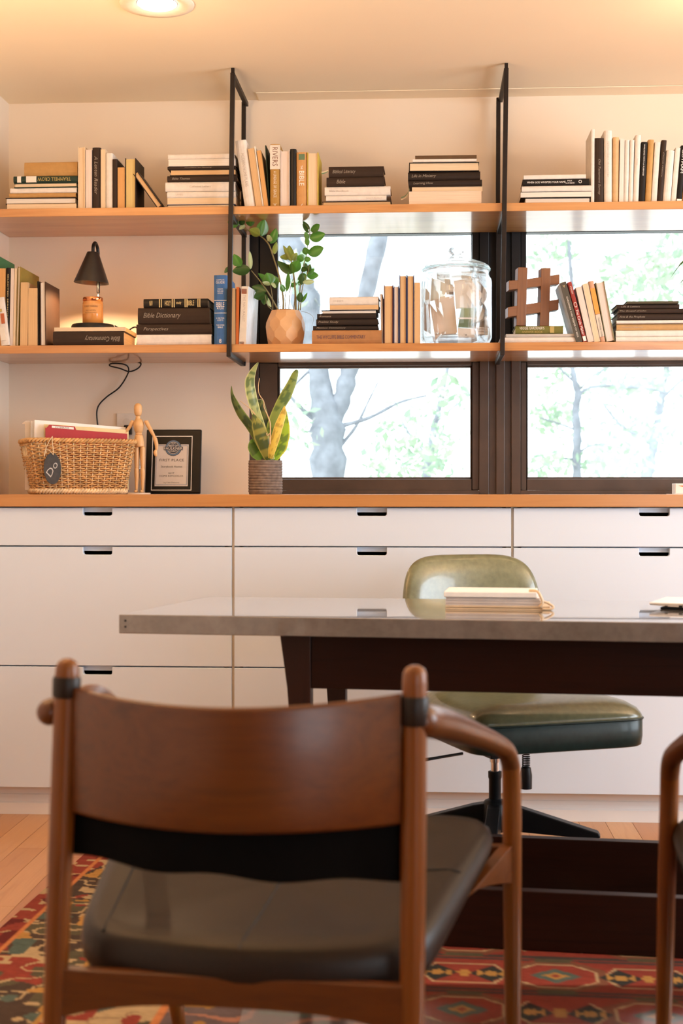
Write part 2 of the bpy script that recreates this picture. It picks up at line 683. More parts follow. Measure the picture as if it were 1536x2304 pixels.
def window(name, x0, x1, gx0, gx1, lab):
    """x0..x1 the frame, gx0..gx1 the glass"""
    o = bpy.data.objects.new(name, None)
    COL.objects.link(o)
    o.location = ((x0 + x1) / 2, 5.16, ZS)
    tag(o, lab, kind='structure')
    ft = 0.033
    b = MB()
    b.box(x0, x0 + ft, Yf0, Yf1, ZS, ZT1).box(x1 - ft, x1, Yf0, Yf1, ZS, ZT1)
    b.box(x0 + ft, x1 - ft, Yf0, Yf1, ZS, ZS + .014)
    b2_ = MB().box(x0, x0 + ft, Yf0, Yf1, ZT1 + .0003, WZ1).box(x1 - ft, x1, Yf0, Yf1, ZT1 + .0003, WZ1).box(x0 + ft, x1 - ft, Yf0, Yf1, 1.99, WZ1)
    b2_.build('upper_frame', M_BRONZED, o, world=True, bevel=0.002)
    b.build('frame', M_BRONZE, o, world=True, bevel=0.002)
    MB().box(x0 + ft, x1 - ft, Yf0 + .004, Yf1, ZT0 + .012, ZT1).build('transom', M_BRONZE, o, world=True, bevel=0.003)
    # lower sash
    s = MB()
    a0, a1, z0, z1 = x0 + ft + .0004, x1 - ft - .0004, ZS + .0142, ZT0 + .0118
    g0, g1, h0, h1 = gx0, gx1, wz(1078), ZT0
    for p in ((a0, g0, z0, z1), (g1, a1, z0, z1), (g0, g1, z0, h0), (g0, g1, h1, z1)):
        s.box(p[0], p[1], Yf0 + .012, Yf1 - .02, p[2], p[3])
    s.build('sash', M_BRONZE, o, world=True, bevel=0.003)
    t = MB()
    e = .007
    for p in ((g0, g0 + e, h0, h1), (g1 - e, g1, h0, h1), (g0, g1, h0, h0 + e), (g0, g1, h1 - e, h1)):
        t.box(p[0], p[1], Yf0 + .03, Yf1 - .03, p[2], p[3])
    t.build('glazing_bead', M_BRONZE, o, world=True, bevel=0.0015)
    MB().box(g0, g1, 5.163, 5.166, h0, h1).build('pane', M_PANE, o, world=True)
    # upper light
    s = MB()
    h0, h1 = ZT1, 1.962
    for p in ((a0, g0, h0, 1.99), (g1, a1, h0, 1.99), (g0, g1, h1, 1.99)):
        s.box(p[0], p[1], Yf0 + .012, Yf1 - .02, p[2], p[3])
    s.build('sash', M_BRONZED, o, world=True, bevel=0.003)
    MB().box(g0, g1, 5.163, 5.166, h0, h1).build('pane', M_PANE, o, world=True)
    return o


mx = (wx(1098) + wx(1150)) / 2
window('window_1', WX0, wx(1099), wx(625), wx(1062), 'bronze framed window with a double tree trunk outside')
window('window_2', wx(1149), WX1, wx(1183), WX1 - 0.075, 'bronze framed window beside the thin mullion with leafy branches outside')
mul = MB().box(wx(1099), wx(1149), 5.125, 5.20, ZS, ZT1).box(wx(1115), wx(1134), 5.112, 5.127, ZS, ZT1)
mo = structure('trim_2', mul, M_BRONZE, bevel=0.002)
mo['label'] = 'dark bronze mullion between the two windows'
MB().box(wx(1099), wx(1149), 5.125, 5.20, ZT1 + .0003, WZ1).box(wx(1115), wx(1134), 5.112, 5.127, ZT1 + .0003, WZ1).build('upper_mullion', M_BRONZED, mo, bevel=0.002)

# ------------------------------------------------------------------ cabinets and worktop
YC = 4.44
COLX = [W(-82, 1300, YC).x, W(524, 1300, YC).x, W(1152, 1300, YC).x]
COLX.append(COLX[2] * 2 - COLX[1])
ZD = [W(300, v, YC).z for v in (1142.5, 1229.5, 1500, 1776)]       # drawer joints at the first unit
ZK = ZD[3]
ZWB = W(300, 1140, 4.425).z


def drawer_front(x0, x1, z0, z1):
    """front with its finger notch in the upper edge"""
    c, hw, nd, r = (x0 + x1) / 2, 0.0465, 0.0245, 0.007
    p = [(x0, z0), (x1, z0), (x1, z1), (c + hw, z1)]
    for k in range(5):
        a = k / 4 * pi / 2
        p.append((c + hw - r + r * cos(a), z1 - nd + r - r * sin(a)))
    for k in range(5):
        a = pi / 2 - k / 4 * pi / 2
        p.append((c - hw + r - r * cos(a), z1 - nd + r - r * sin(a)))
    p += [(c - hw, z1), (x0, z1)]
    return p


M_CARC = plain('cabinet_edge_band', (0.50, 0.43, 0.35), 0.6, 0.05)
CABLAB = ['white three drawer base cabinet under the basket, touching the side wall', 'white three drawer base cabinet behind the green swivel chair',
          'white three drawer base cabinet under the window with leafy branches']
for i in range(3):
    x0, x1 = COLX[i], COLX[i + 1]
    if i == 0:
        x0 = COLX[0]
    t = thing('base_cabinet', CABLAB[i], 'cabinet', ((x0 + x1) / 2, YC, 0), group='white drawer cabinets along the wall')
    b = MB()
    y0 = YC + 0.021
    b.box(x0 + .0005, x0 + .018, y0, YW - .01, ZK, ZWB - .001).box(x1 - .018, x1 - .0005, y0, YW - .01, ZK, ZWB - .001)
    b.box(x0 + .018, x1 - .018, y0, YW - .01, ZK, ZK + .018)
    b.box(x0 + .018, x1 - .018, YW - .03, YW - .01, ZK, ZWB - .001)
    b.box(x0 + .0003, x0 + .0036, YC + .005, y0, ZK, ZWB - .001).box(x1 - .0036, x1 - .0003, YC + .005, y0, ZK, ZWB - .001)
    b.build('carcass', M_CARC, t, world=True)
    for j in range(3):
        z1, z0 = ZD[j] - (0.002 if j else 0.0005), ZD[j + 1] + 0.0022
        g = 0.0042
        d = MB().prism(drawer_front(x0 + g, x1 - g, z0, z1), YC, YC + 0.019)
        dr = d.build('drawer', M_WHITE, t, world=True, bevel=0.0012, bseg=1)
        c = (x0 + x1) / 2
        MB().box(x0 + .03, x1 - .03, YC + .0215, YC + .034, z1 - .0135, z1 + .0015).build('drawer_rail', M_WHITE, dr, world=True)
        q = MB().box(x0 + .03, x1 - .03, YC + .08, YC + .095, z0 + .02, z1 - .03)
        q.build('notch_shade', M_DARK, dr, world=True)  # near-black slab: the shade inside the notch put into its colour
structure('trim_3', MB().box(XL + .001, COLX[0] - .001, YC + .004, YC + .03, ZK, ZWB - .001), M_WHITE)['label'] = 'white filler strip between cabinet and side wall'
kb = MB().box(XL, XR, YC + .062, YC + .08, 0, ZK - .0005)
structure('baseboard_back', kb, M_TRIM)
sh_ = MB().prism([(YC + .046, 0), (YC + .062, 0), (YC + .062, .062), (YC + .058, .062), (YC + .054, .05), (YC + .052, .04), (YC + .046, .036)], XL, XR, plane='YZ')
structure('baseboard_front', sh_, M_TRIM)
wt = MB().box(XL + .0005, XR - .001, 4.425, YW - .0005, ZWB, ZS)
wt.box(WX0 + .001, WX1 - .001, YW - .0005, Yf0 - .0005, ZWB, ZS)
o = wt.build('worktop', M_TOP, bevel=0.0015)
tag(o, 'long oak worktop running over the white drawer cabinets', 'worktop')

# ------------------------------------------------------------------ wall shelves and their hangers
YS = 4.72
ZU, ZM, TH = 1.986, 1.525, 0.027
HX = [-0.6485, 0.258]
SLAB = {('upper', 0): 'upper oak shelf board over the candle lamp, against the side wall', ('upper', 1): 'upper oak shelf board between the two hangers, above the glass jar',
        ('upper', 2): 'upper oak shelf board above the wooden hash sign', ('lower', 0): 'lower oak shelf board carrying the candle lamp',
        ('lower', 1): 'lower oak shelf board carrying the glass jar', ('lower', 2): 'lower oak shelf board carrying the wooden hash sign'}
for nm, z in (('upper', ZU), ('lower', ZM)):
    xs = [XL + .0005, HX[0], HX[1], XR - .8]
    for i in range(3):
        o = MB().box(xs[i] + .0006, xs[i + 1] - .0006, YS, YW - .0005, z - TH, z).build('shelf_board', M_SHELF, bevel=0.0012)
        # each board shows its own stretch of grain
        o.location = (0, 0, 0)
        tag(o, SLAB[(nm, i)], 'shelf', 'oak shelf boards')
for i, hx in enumerate(HX):
    t = thing('shelf_hanger', ['black steel shelf hanger beside the blue book', 'black steel shelf hanger beside the wooden hash sign'][i], 'shelf hanger', (hx, 4.9, ZM - .04), group='steel shelf hangers')
    r = 0.0075
    lean = -0.013
    zt, zb = 2.428, ZM - TH - 0.0155

    def hxz(z):
        return hx + 0.006 + lean * (2.428 - z) / (2.428 - zb)
    yf, yb = YS - 0.0085, 5.062
    def bar(nm, x0, x1, ya, yb_, z0, z1):
        vs = []
        m = MB()
        for z, xc in ((z0, x0), (z1, x1)):
            vs += [(xc - r, ya, z), (xc + r, ya, z), (xc + r, yb_, z), (xc - r, yb_, z)]
        m.add(vs, [[0, 1, 2, 3], [4, 5, 6, 7], [0, 1, 5, 4], [1, 2, 6, 5], [2, 3, 7, 6], [3, 0, 4, 7]])
        return m.build(nm, M_STEEL, t, world=True, bevel=0.0012, bseg=1)
    bar('front_post', hxz(zb), hxz(zt), yf - r, yf + r, zb, zt)
    for a, b in ((zb, ZM - TH), (ZM, ZU - TH), (ZU, zt)):
        bar('back_post', hx - .004 + .0, hx - .002, yb - r, yb + r, a + .0004, b - .0004)
    bar('top_bar', hxz(zt), hxz(zt), yf + r, yb + r, zt - 2 * r, zt)
    bar('bottom_bar', hxz(zb), hxz(zb), yf + r, yb + r, zb, zb + 2 * r - .0004)
    bar('shelf_bar', hxz(ZU), hxz(ZU), yf + r, yb + r, ZU - TH - 2 * r - .0004, ZU - TH - .0004)
    MB().box(hxz(zt) - .0055, hxz(zt) + .0055, yf - .0055, yf + .0055, zt, ZC).build('ceiling_mount', M_STEEL, t, world=True)

# ------------------------------------------------------------------ recessed ceiling light (one in view)
cl = WZ(353, 8, ZC)
for (lx, ly) in [(cl.x, cl.y)]:
    t = thing('recessed_light', 'round recessed ceiling light with a white trim ring, switched on', 'ceiling light', (lx, ly, ZC))
    MB().lathe([(0.108, 0.0), (0.106, -0.006), (0.085, -0.008), (0.064, -0.002), (0.060, 0.0)], 40).build('trim_ring', plain('light_trim', (0.80, 0.72, 0.60), 0.5), t, smooth=True)
    MB().lathe([(0.001, -0.012), (0.030, -0.011), (0.050, -0.007), (0.058, -0.001)], 36).build('lens', emit('lit_lens', (1.0, 0.86, 0.68), 14), t, smooth=True)

# ------------------------------------------------------------------ rug
RY = radians(-2.8)                               # the rug lies slightly askew
A_ = WZ(0, 2091, 0.008)                          # a point of its long edge
rex, rey = Vector((cos(RY), sin(RY), 0)), Vector((-sin(RY), cos(RY), 0))
far = PD(215, 1917, 4.06)
yfar = (far - A_).dot(rey)
RL, RWd, nx, ny = 2.75, 3.3, 560, 470
def rug_colours():
    X, Yy = np.meshgrid(np.linspace(0, RWd, nx), np.linspace(0, RL, ny))   # X from the long edge, Yy from the far edge towards the camera
    c = np.zeros((ny, nx, 3))
    def put(mask, col):
        c[mask] = col
    red, dred = (0.26, 0.045, 0.028), (0.12, 0.016, 0.014)
    olive, brown = (0.095, 0.080, 0.045), (0.070, 0.045, 0.032)
    cream, gold, teal, orange = (0.46, 0.33, 0.18), (0.44, 0.23, 0.06), (0.085, 0.12, 0.10), (0.55, 0.20, 0.07)
    n1 = vnoise(X * 11, Yy * 11, 1)
    n2 = vnoise(X * 17 + 9, Yy * 24, 2)
    n3 = vnoise(X * 30, Yy * 34, 3)
    n4 = vnoise(X * 8 + 4, Yy * 6, 4)
    n5 = vnoise(X * 22 + 3, Yy * 22, 5)
    E = np.minimum(X, Yy)                       # distance from the nearer edge
    put(E >= 0, brown)
    # wide floral border
    b = E < 0.27
    put(b & (n1 > .48), olive)
    put(b & (n4 > .60) & (n5 > .32), red)
    put(b & (np.abs(n2 - .5) < .055), cream)
    put(b & (n3 > .80), cream)
    put(b & (n5 < .17), gold)
    put(b & (n1 < .17), teal)
    # inner cream band
    m = (E >= 0.28) & (E < 0.49)
    put(m, cream)
    put(m & (n1 > .50), teal)
    put(m & (n4 > .62), olive)
    put(m & (n5 > .72), red)
    put(m & (np.abs(n2 - .5) < .05), (0.30, 0.20, 0.11))
    # guard stripes
    put(E < .052, red)
    put((E < .052) & (n3 > .74), cream)
    put((E < .052) & (n5 < .22), dred)
    put((E >= .052) & (E < .062), orange)
    put((E >= .27) & (E < .282), gold)
    put((E >= .49) & (E < .508), orange)
    # field: muted purple grey with vines, then the red medallion panel
    f = E >= .508
    put(f, (0.14, 0.10, 0.10))
    put(f & (np.abs(n1 - .5) < .05), (0.40, 0.18, 0.12))
    put(f & (n2 > .72), teal)
    put(f & (n5 > .82), gold)
    P = f & (X > 0.92)
    put(P, red)
    per, x0r = 0.385, xocto
    yc0 = yrow
    for k in range(-1, 6):
        rowp, off = 0.215, (0.0 if k % 2 == 0 else per / 2)
        yc = yc0 + (k) * rowp
        R = P & (np.abs(Yy - yc) < rowp / 2)
        dy = (Yy - yc)
        ph = ((X - x0r - off) / per)
        ph = (ph - np.round(ph)) * per           # distance from the octagon's centre
        ph2 = ((X - x0r - off) / per + .5)
        ph2 = (ph2 - np.round(ph2)) * per        # distance from the hexagon's centre
        octo = np.maximum(np.maximum(np.abs(ph) / .088, np.abs(dy) / .072), (np.abs(ph) / .088 + np.abs(dy) / .072) / 1.45)
        put(R & (octo < 1.22), (0.20, 0.075, 0.04))
        put(R & (octo < 1.0), cream)
        put(R & (octo < .93), red)
        dia = np.abs(ph) / .055 + np.abs(dy) / .045
        put(R & (dia < 1), teal)
        put(R & (dia < .5), gold)
        put(R & (dia < .22), red)
        hx_ = np.maximum(np.abs(dy) / .062, (np.abs(ph2) + np.abs(dy) * .55) / .098)
        put(R & (hx_ < 1.0), cream)
        put(R & (hx_ < .93), red)
        put(R & (hx_ < .9) & (np.abs(dy) < .006) & (np.abs(ph2) < .045), gold)
        put(R & (np.abs(dy) < .022) & (np.abs(ph2) < .011), gold)
        q = np.abs(np.abs(ph) - .135)
        dd = q / .045 + np.abs(dy) / .05
        put(R & (dd < 1.0), (0.030, 0.032, 0.028))
        put(R & (q < .030) & (np.abs(dy) < .010 + .008 * np.sin(q * 300)), gold)
        put(R & (np.abs(np.abs(dy) - .098) < .006) & (octo > 1.3), (0.06, 0.05, 0.045))
        put(R & (np.abs(dy) > .085) & (np.abs(ph) < .03 + n5 * .02), olive)
    c *= 0.8 * (0.86 + 0.28 * vnoise(X * 90, Yy * 160, 8))[..., None]
    a = np.ones((ny, nx, 4), dtype=np.float32)
    a[..., :3] = c
    return a
p_row = WZ(1200, 2193, 0.012)
xocto = (WZ(1250, 2195, 0.012) - A_).dot(rex)
yrow = yfar - (p_row - A_).dot(rey)
rg = MB()
rel = lambda X, Y, z: A_ + rex * X + rey * (yfar - Y) + Vector((0, 0, z - A_.z))
xs_, ys_ = np.linspace(0, RWd, nx), np.linspace(0, RL, ny)
XX, YY = np.meshgrid(xs_, ys_)
px = A_.x + rex.x * XX + rey.x * (yfar - YY)
py = A_.y + rex.y * XX + rey.y * (yfar - YY)
me = bpy.data.meshes.new('rug')
nv = nx * ny
co = np.stack([px, py, np.full_like(px, 0.011)], -1).reshape(-1, 3)
# a rim of thickness all round is added by the border vertices of the slab below
me.vertices.add(nv)
me.vertices.foreach_set('co', co.astype(np.float32).ravel())
ii = (np.arange(ny - 1)[:, None] * nx + np.arange(nx - 1)[None, :]).reshape(-1)
fc = np.stack([ii, ii + nx, ii + nx + 1, ii + 1], -1)
me.loops.add(fc.size)
me.loops.foreach_set('vertex_index', fc.astype(np.int32).ravel())
me.polygons.add(len(fc))
me.polygons.foreach_set('loop_start', np.arange(0, fc.size, 4, dtype=np.int32))
me.update(calc_edges=True)
at = me.color_attributes.new('tone', 'FLOAT_COLOR', 'POINT')
at.data.foreach_set('color', rug_colours().ravel())
me.materials.append(attrcolor('rug_wool', 0.95, spec=0.15, bmp=0.35))
if me.polygons[0].normal.z < 0:
    me.flip_normals()
rug = bpy.data.objects.new('rug', me)
COL.objects.link(rug)
tag(rug, 'large red and olive oriental rug under the desk and chairs', 'rug')
sl = MB()
for p in ((0, 0), (RWd, 0), (RWd, RL), (0, RL)):
    sl.v += [rel(p[0], p[1], 0.0005), rel(p[0], p[1], 0.0105)]
sl.f = [[0, 2, 4, 6], [1, 3, 5, 7], [0, 1, 3, 2], [2, 3, 5, 4], [4, 5, 7, 6], [6, 7, 1, 0]]
sl.build('rug_backing', plain('rug_edge', (0.14, 0.03, 0.022), 0.95), rug)

# ------------------------------------------------------------------ desk
ZDK, TDK = 0.75, 0.043
FL, BL = WZ(267, 1383, ZDK), WZ(470, 1343, ZDK)
FR, BR = WZ(1536, 1401.5, ZDK), WZ(1536, 1352, ZDK)
FR = FL + (FR - FL) * 1.55
BR = BL + (BR - BL) * 1.72
dex = (FR - FL).normalized()
dey = Vector((-dex.y, dex.x, 0))
drz = math.atan2(dex.y, dex.x)
desk = thing('desk', 'long desk with a grey concrete top on a dark walnut base', 'desk', (FL.x, FL.y, 0), drz)
def conc():
    m = bpy.data.materials.new('concrete')
    nt, b = nodes(m)
    n = noise(nt, coords(nt), 6, 6, 0.65, 0.4)
    n2 = noise(nt, coords(nt), 45, 3)
    c = mix_rgb(nt, 0.35, ramp(nt, n, [(0.3, (0.125, 0.108, 0.096)), (0.55, (0.185, 0.165, 0.15)), (0.75, (0.24, 0.22, 0.205))]), ramp(nt, n2, [(0.3, (0.12, 0.11, 0.10)), (0.6, (0.21, 0.19, 0.175))]))
    vo = nt.nodes.new('ShaderNodeTexVoronoi')
    vo.inputs['Scale'].default_value = 14
    nt.links.new(coords(nt), vo.inputs[0])
    c = mix_rgb(nt, ramp(nt, vo.outputs['Distance'], [(0.0, (1, 1, 1)), (0.07, (0, 0, 0))]), c, (0.10, 0.09, 0.08))
    nt.links.new(c, b.inputs['Base Color'])
    setp(b, Roughness=0.14)
    b.inputs['Coat Weight'].default_value = 1.0
    b.inputs['Coat Roughness'].default_value = 0.03
    b.inputs['Coat IOR'].default_value = 1.6
    return m
MB().prism([(p.x, p.y) for p in (FL, FR, BR, BL)], ZDK - TDK, ZDK, plane='XY').build('desktop', conc(), desk, world=True, bevel=0.002)
pv = MB()
for z_ in (.7365, .7225):
    pv.lathe([(.0001, -.0006), (.0028, -.0006), (.0028, .0)], 12, m=Matrix.Translation((.016, 0, z_)) @ Matrix.Rotation(-pi / 2, 4, 'X'))
pv.build('dowel_hole', M_DARK, desk)
# walnut base: front and back frames of leg, apron and floor rail
u0 = (PD(629, 1500, 3.25) - FL).dot(dex)
L2 = (FR - FL).length - u0
for side, yo in (('front', 0.052), ('back', 0.545)):
    q = Matrix.LocRotScale(None, None, None)
    def loc(mb, nm, mat=M_WALNUT):
        return mb.build(nm, mat, desk, bevel=0.002)
    zt = ZDK - TDK
    fy = yo
    loc(MB().box(u0 + .072, L2 - .072, fy + .004, fy + .030, 0.583, zt - .0005), 'apron')
    for s in (0, 1):
        x0 = u0 if s == 0 else L2
        sg = 1 if s == 0 else -1
        poly = [(x0, zt - .0005), (x0 + sg * .072, zt - .0005), (x0 + sg * .072, .13), (x0 + sg * .050, .13), (x0 + sg * .017, .583)]
        loc(MB().prism(poly, fy, fy + .034), 'leg', M_WALNUT_Z)
    loc(MB().box(u0 + .02, L2 - .02, fy + .002, fy + .034, 0.0125, 0.143), 'floor_rail')
for s in (0, 1):
    x0 = u0 + .03 if s == 0 else L2 - .06
    MB().box(x0, x0 + .03, .087, .544, .583, .7065).build('side_apron', M_WALNUT, desk, bevel=0.002)

# papers and laptop on the desk
def on_desk(u, v):
    return WZ(u, v, ZDK)
a, b2 = on_desk(1001, 1371), on_desk(1219, 1373)
t = thing('notebook', 'cream bound notebook with loose pages and a tie, lying on the desk', 'notebook', ((a.x + b2.x) / 2, (a.y + b2.y) / 2, ZDK), drz + radians(1))
wn = (b2 - a).length
m_cream = plain('cream_card', (0.66, 0.52, 0.36), 0.7)
MB().box(-wn / 2, wn / 2 + .02, 0, .16, 0, .0035).box(-wn / 2, wn / 2 + .018, .001, .16, .005, .009).build('cover', m_cream, t, bevel=.0008)
pg = MB()
for k in range(9):
    pg.box(-wn / 2 + .002 * rnd.random(), wn / 2 - .006 * rnd.random(), .002 + .003 * rnd.random(), .155, .0095 + k * .0021, .0113 + k * .0021)
pg.build('page_block', plain('notebook_pages', (0.72, 0.66, 0.64), 0.7), t)
MB().box(-wn / 2 - .003, wn / 2 - .012, -.002, .158, .0292, .0425).build('paper_pad', plain('white_pad', (0.86, 0.86, 0.87), 0.6), t, bevel=.002)
tie = smooth_path([(wn / 2 - .03, .02, .045), (wn / 2 - .012, .01, .044), (wn / 2 - .004, .0, .034), (wn / 2 + .001, .0, .018), (wn / 2 - .006, 0, .008)], 5)
MB().tube(tie, .0035, 8).tube(smooth_path([(wn / 2 - .001, .0, .022), (wn / 2 + .012, .002, .018), (wn / 2 + .026, .0, .009), (wn / 2 + .02, -.002, .003), (wn / 2, -.002, .003)], 5), .003, 8).build('tie', m_cream, t, smooth=True)

a = on_desk(1462, 1371)
t = thing('laptop', 'thin silver laptop lying closed at the edge of the desk view', 'laptop', (a.x, a.y, ZDK), drz - radians(14))
m_al = plain('aluminium', (0.72, 0.70, 0.70), 0.32, 0.02, metal=0.7)
prof = [(-.012, .016), (.31, .016), (.312, .012), (.305, .005), (.02, .0115), (-.012, .0145)]
MB().box(-.002, .30, .0, .21, .0115, .0165).build('lid', plain('laptop_lid', (0.80, 0.79, 0.79), 0.35, metal=0.4), t, bevel=.0015)
MB().prism([(-.004, .0112), (.30, .0112), (.30, .0045), (.12, .0045), (.03, .0085)], .0, .21).build('chassis', m_al, t, bevel=.001)
pr = MB()
for x_, w_, r_ in ((.035, .007, .0016), (.068, .009, .0024), (.09, .014, .0020)):
    pr.box(x_, x_ + w_, -.0006, .004, .0085 - r_, .0085 + r_)
pr.build('port', M_BLACK, t)
MB().box(.022, .29, .012, .20, 0.0005, .0044).build('foot', M_BLACK, t)

# clear floor mat under the visitors' chairs
fm = [WZ(u, v, 0.0145) for u, v in ((560, 2210), (1900, 2219))]
fx = (fm[1] - fm[0]).normalized()
fy_ = Vector((fx.y, -fx.x, 0))
p = [fm[0], fm[1], fm[1] + fy_ * 1.0, fm[0] + fy_ * 1.0]
o = MB().prism([(q.x, q.y) for q in p][::-1], 0.0118, 0.0142, plane='XY').build('floor_mat', thin_clear('clear_vinyl', (0.93, 0.92, 0.92), 0.10, 1.5), bevel=0)
tag(o, 'clear plastic floor mat lying on the rug in front of the desk', 'floor mat')

# ------------------------------------------------------------------ walnut armchairs
def rail(p0, p1, zt, zb, th, n=14):
    """upright board from p0 to p1 (floor points), its upper and lower edge given along it"""
    d = (p1 - p0).normalized()
    nrm = Vector((-d.y, d.x, 0)) * th / 2
    m = MB()
    vs = []
    for i in range(n):
        s = i / (n - 1)
        q = p0 + (p1 - p0) * s
        for off in (-1, 1):
            for z in (zb(s), zt(s)):
                vs.append(Vector((q.x, q.y, z)) + nrm * off)
    fs = []
    for i in range(n - 1):
        a, b = i * 4, i * 4 + 4
        fs += [[a, b, b + 1, a + 1], [a + 2, a + 3, b + 3, b + 2], [a + 1, b + 1, b + 3, a + 3], [a, a + 2, b + 2, b]]
    e = (n - 1) * 4
    fs += [[0, 1, 3, 2], [e, e + 2, e + 3, e + 1]]
    return m.add(vs, fs)

def floor_v(d):
    return HY + (HC - .012) * F / d

chair = thing('armchair', 'teak armchair with black leather seat, its curved back turned to us', 'armchair', PD(560, 2500, 2.4) * 1, 0, 'teak armchairs facing the desk')
chair.location.z = 0.012
PL, PR = (152, 1482, 2.2), (933, 1497, 2.12)
footL, footR = PD(112, floor_v(2.2), 2.2), PD(924, floor_v(2.12), 2.12)
for top, foot, nm in ((PD(*PL), footL, 0), (PD(*PR), footR, 1)):
    ax = (foot - top)
    rr = 0.0188
    pts = [top + ax * s for s in (0.0, 0.006, 0.016, 0.035, 0.08, 0.3, 0.55, 0.8, 1.0)]
    MB().tube(pts, [rr * .35, rr * .75, rr * .95, rr, rr, rr * 1.02, rr * 1.0, rr * .93, rr * .82], 18).build('rear_leg', M_TEAK_Z, chair, smooth=True, world=True, angle=60)
    f0, f1 = (0.036, 0.078) if nm == 0 else (0.060, 0.112)
    tl = Vector((0, 0, -.004 if nm else 0))
    MB().tube([top + ax * f0, top + ax * (f0 + .004), top + ax * (f1 - .004) + tl, top + ax * f1 + tl], [rr * 1.08, rr * 1.17, rr * 1.17, rr * 1.08], 18).build('leather_band', M_LEATHER, chair, smooth=True, world=True, angle=50)

# bent backrest
e0, e1 = PD(162, 1700, 2.195), PD(902, 1700, 2.115)
chord = Vector((e1.x - e0.x, e1.y - e0.y, 0))
back_n = Vector((chord.y, -chord.x, 0)).normalized()      # towards the camera
def panel(ea, eb, zt, zb, bow, th, n=30, shift=0.0):
    vs, fs = [], []
    for i in range(n):
        s = i / (n - 1)
        q = ea + (eb - ea) * s
        o_ = bow * 4 * s * (1 - s) + shift
        base = Vector((q.x, q.y, 0)) + back_n * o_
        a, b = zb(s), zt(s)
        r = th / 2
        ring = [(r, a + r), (r, b - r), (r * .7, b - r * .3), (0, b), (-r * .7, b - r * .3), (-r, b - r), (-r, a + r), (-r * .7, a + r * .3), (0, a), (r * .7, a + r * .3)]
        for k, z in ring:
            vs.append(base + back_n * k + Vector((0, 0, z)))
    m = len(ring)
    for i in range(n - 1):
        for k in range(m):
            fs.append([i * m + k, i * m + (k + 1) % m, (i + 1) * m + (k + 1) % m, (i + 1) * m + k])
    fs += [list(range(m)), [(n - 1) * m + k for k in range(m)][::-1]]
    return MB().add(vs, fs)
panel(e0, e1, lambda s: .7315 - .012 * 4 * s * (1 - s), lambda s: .537, .10, .013).build('backrest', M_TEAK, chair, smooth=True, world=True, angle=50)
s0, s1 = PD(156, 1900, 2.20), PD(910, 1900, 2.12)
panel(s0, s1, lambda s: .60, lambda s: .466 - .018 * s + .004 * sin(s * 17), .062, .010, shift=-.018).build('back_cushion', M_BLACKCLOTH, chair, smooth=True, world=True, angle=50)

# arms that run down into the front legs
def arm(ball, path, legp, nm, chair=chair):
    pts = [PD(*p[:3]) for p in path]
    pp, rr = smooth_path(pts, 6, [p[3] for p in path])
    b = PD(*ball[:3])
    k = len(pp)
    MB().tube([b + (pp[0] - b) * s for s in (0,)] + pp, [ball[3]] + rr, 18).ellipsoid(b, (ball[3],) * 3, 12).build('armrest', M_TEAK, chair, smooth=True, world=True, angle=60)
    lp, lr = smooth_path([PD(*p[:3]) for p in legp], 6, [p[3] for p in legp])
    MB().tube(lp, lr, 16).build('front_leg', M_TEAK_Z, chair, smooth=True, world=True, angle=60)
arm((950, 1622, 2.13, .0255), [(962, 1622, 2.15, .026), (1000, 1630, 2.24, .0255), (1065, 1652, 2.41, .021), (1112, 1672, 2.53, .0185), (1138, 1690, 2.585, .0175), (1149, 1722, 2.61, .0172)],
    [(1149, 1722, 2.61, .0172), (1151, 1790, 2.62, .0176), (1152, 1990, 2.63, .0172), (1153, 2200, 2.635, .0160), (1153, floor_v(2.64), 2.64, .0135)], 1)
arm((112, 1602, 2.22, .0208), [(118, 1600, 2.235, .0212), (160, 1583, 2.29, .0205), (214, 1566, 2.38, .0190), (262, 1600, 2.52, .0182), (300, 1645, 2.62, .0175), (318, 1685, 2.65, .0172)],
    [(318, 1685, 2.65, .0172), (324, 1750, 2.665, .0176), (345, 1930, 2.68, .0172), (378, 2150, 2.70, .0155), (403, floor_v(2.72), 2.72, .0130)], 0)

# upholstered seat
RLs, RRs, FRs, FLs = PD(166, 2100, 2.25), PD(952, 2140, 2.16), PD(1124, 1836, 2.60), PD(290, 1818, 2.68)
def seat_pt(u, v, z=0.0):
    p = (RLs * (1 - u) + RRs * u) * (1 - v) + (FLs * (1 - u) + FRs * u) * v
    bul = .056 * 4 * u * (1 - u) * max(0, 1 - v * 2.2)
    p = p + back_n * bul
    z -= .004 * 4 * u * (1 - u) * max(0, 1 - v * 3)
    return p + Vector((0, 0, z * (1 + .25 * max(0, 1 - 1.6 * v)) if z < -.01 else z))
N = 22
def seat_fn(top):
    def fn(a, b):
        # ease the outline inwards near the rim for a rolled edge
        ea = min(a, 1 - a, b, 1 - b)
        return ea
    return fn
sm = MB()
ring_prof = [(0.0, -.030), (-.004, -.018), (0.0, -.006), (.012, .004), (.035, .008), (.08, .004)]
nper = 88
def per(t, inset):
    t = (t % 1.0) * 4
    k, f = int(t), t - int(t)
    r = .06
    # rounded square in parameter space
    cs = [(0, 0), (1, 0), (1, 1), (0, 1)]
    (a0, b0), (a1, b1) = cs[k], cs[(k + 1) % 4]
    u, v = a0 + (a1 - a0) * f, b0 + (b1 - b0) * f
    cu, cv = u - .5, v - .5
    n_ = 9
    g = (abs(cu * 2) ** n_ + abs(cv * 2) ** n_) ** (1 / n_)
    cu, cv = cu / max(g, 1e-6) , cv / max(g, 1e-6)
    cu, cv = cu * (.5 / max(abs(cu), abs(cv), .5)) if 0 else cu, cv
    s = 1 - inset * 2
    return .5 + cu * s, .5 + cv * s
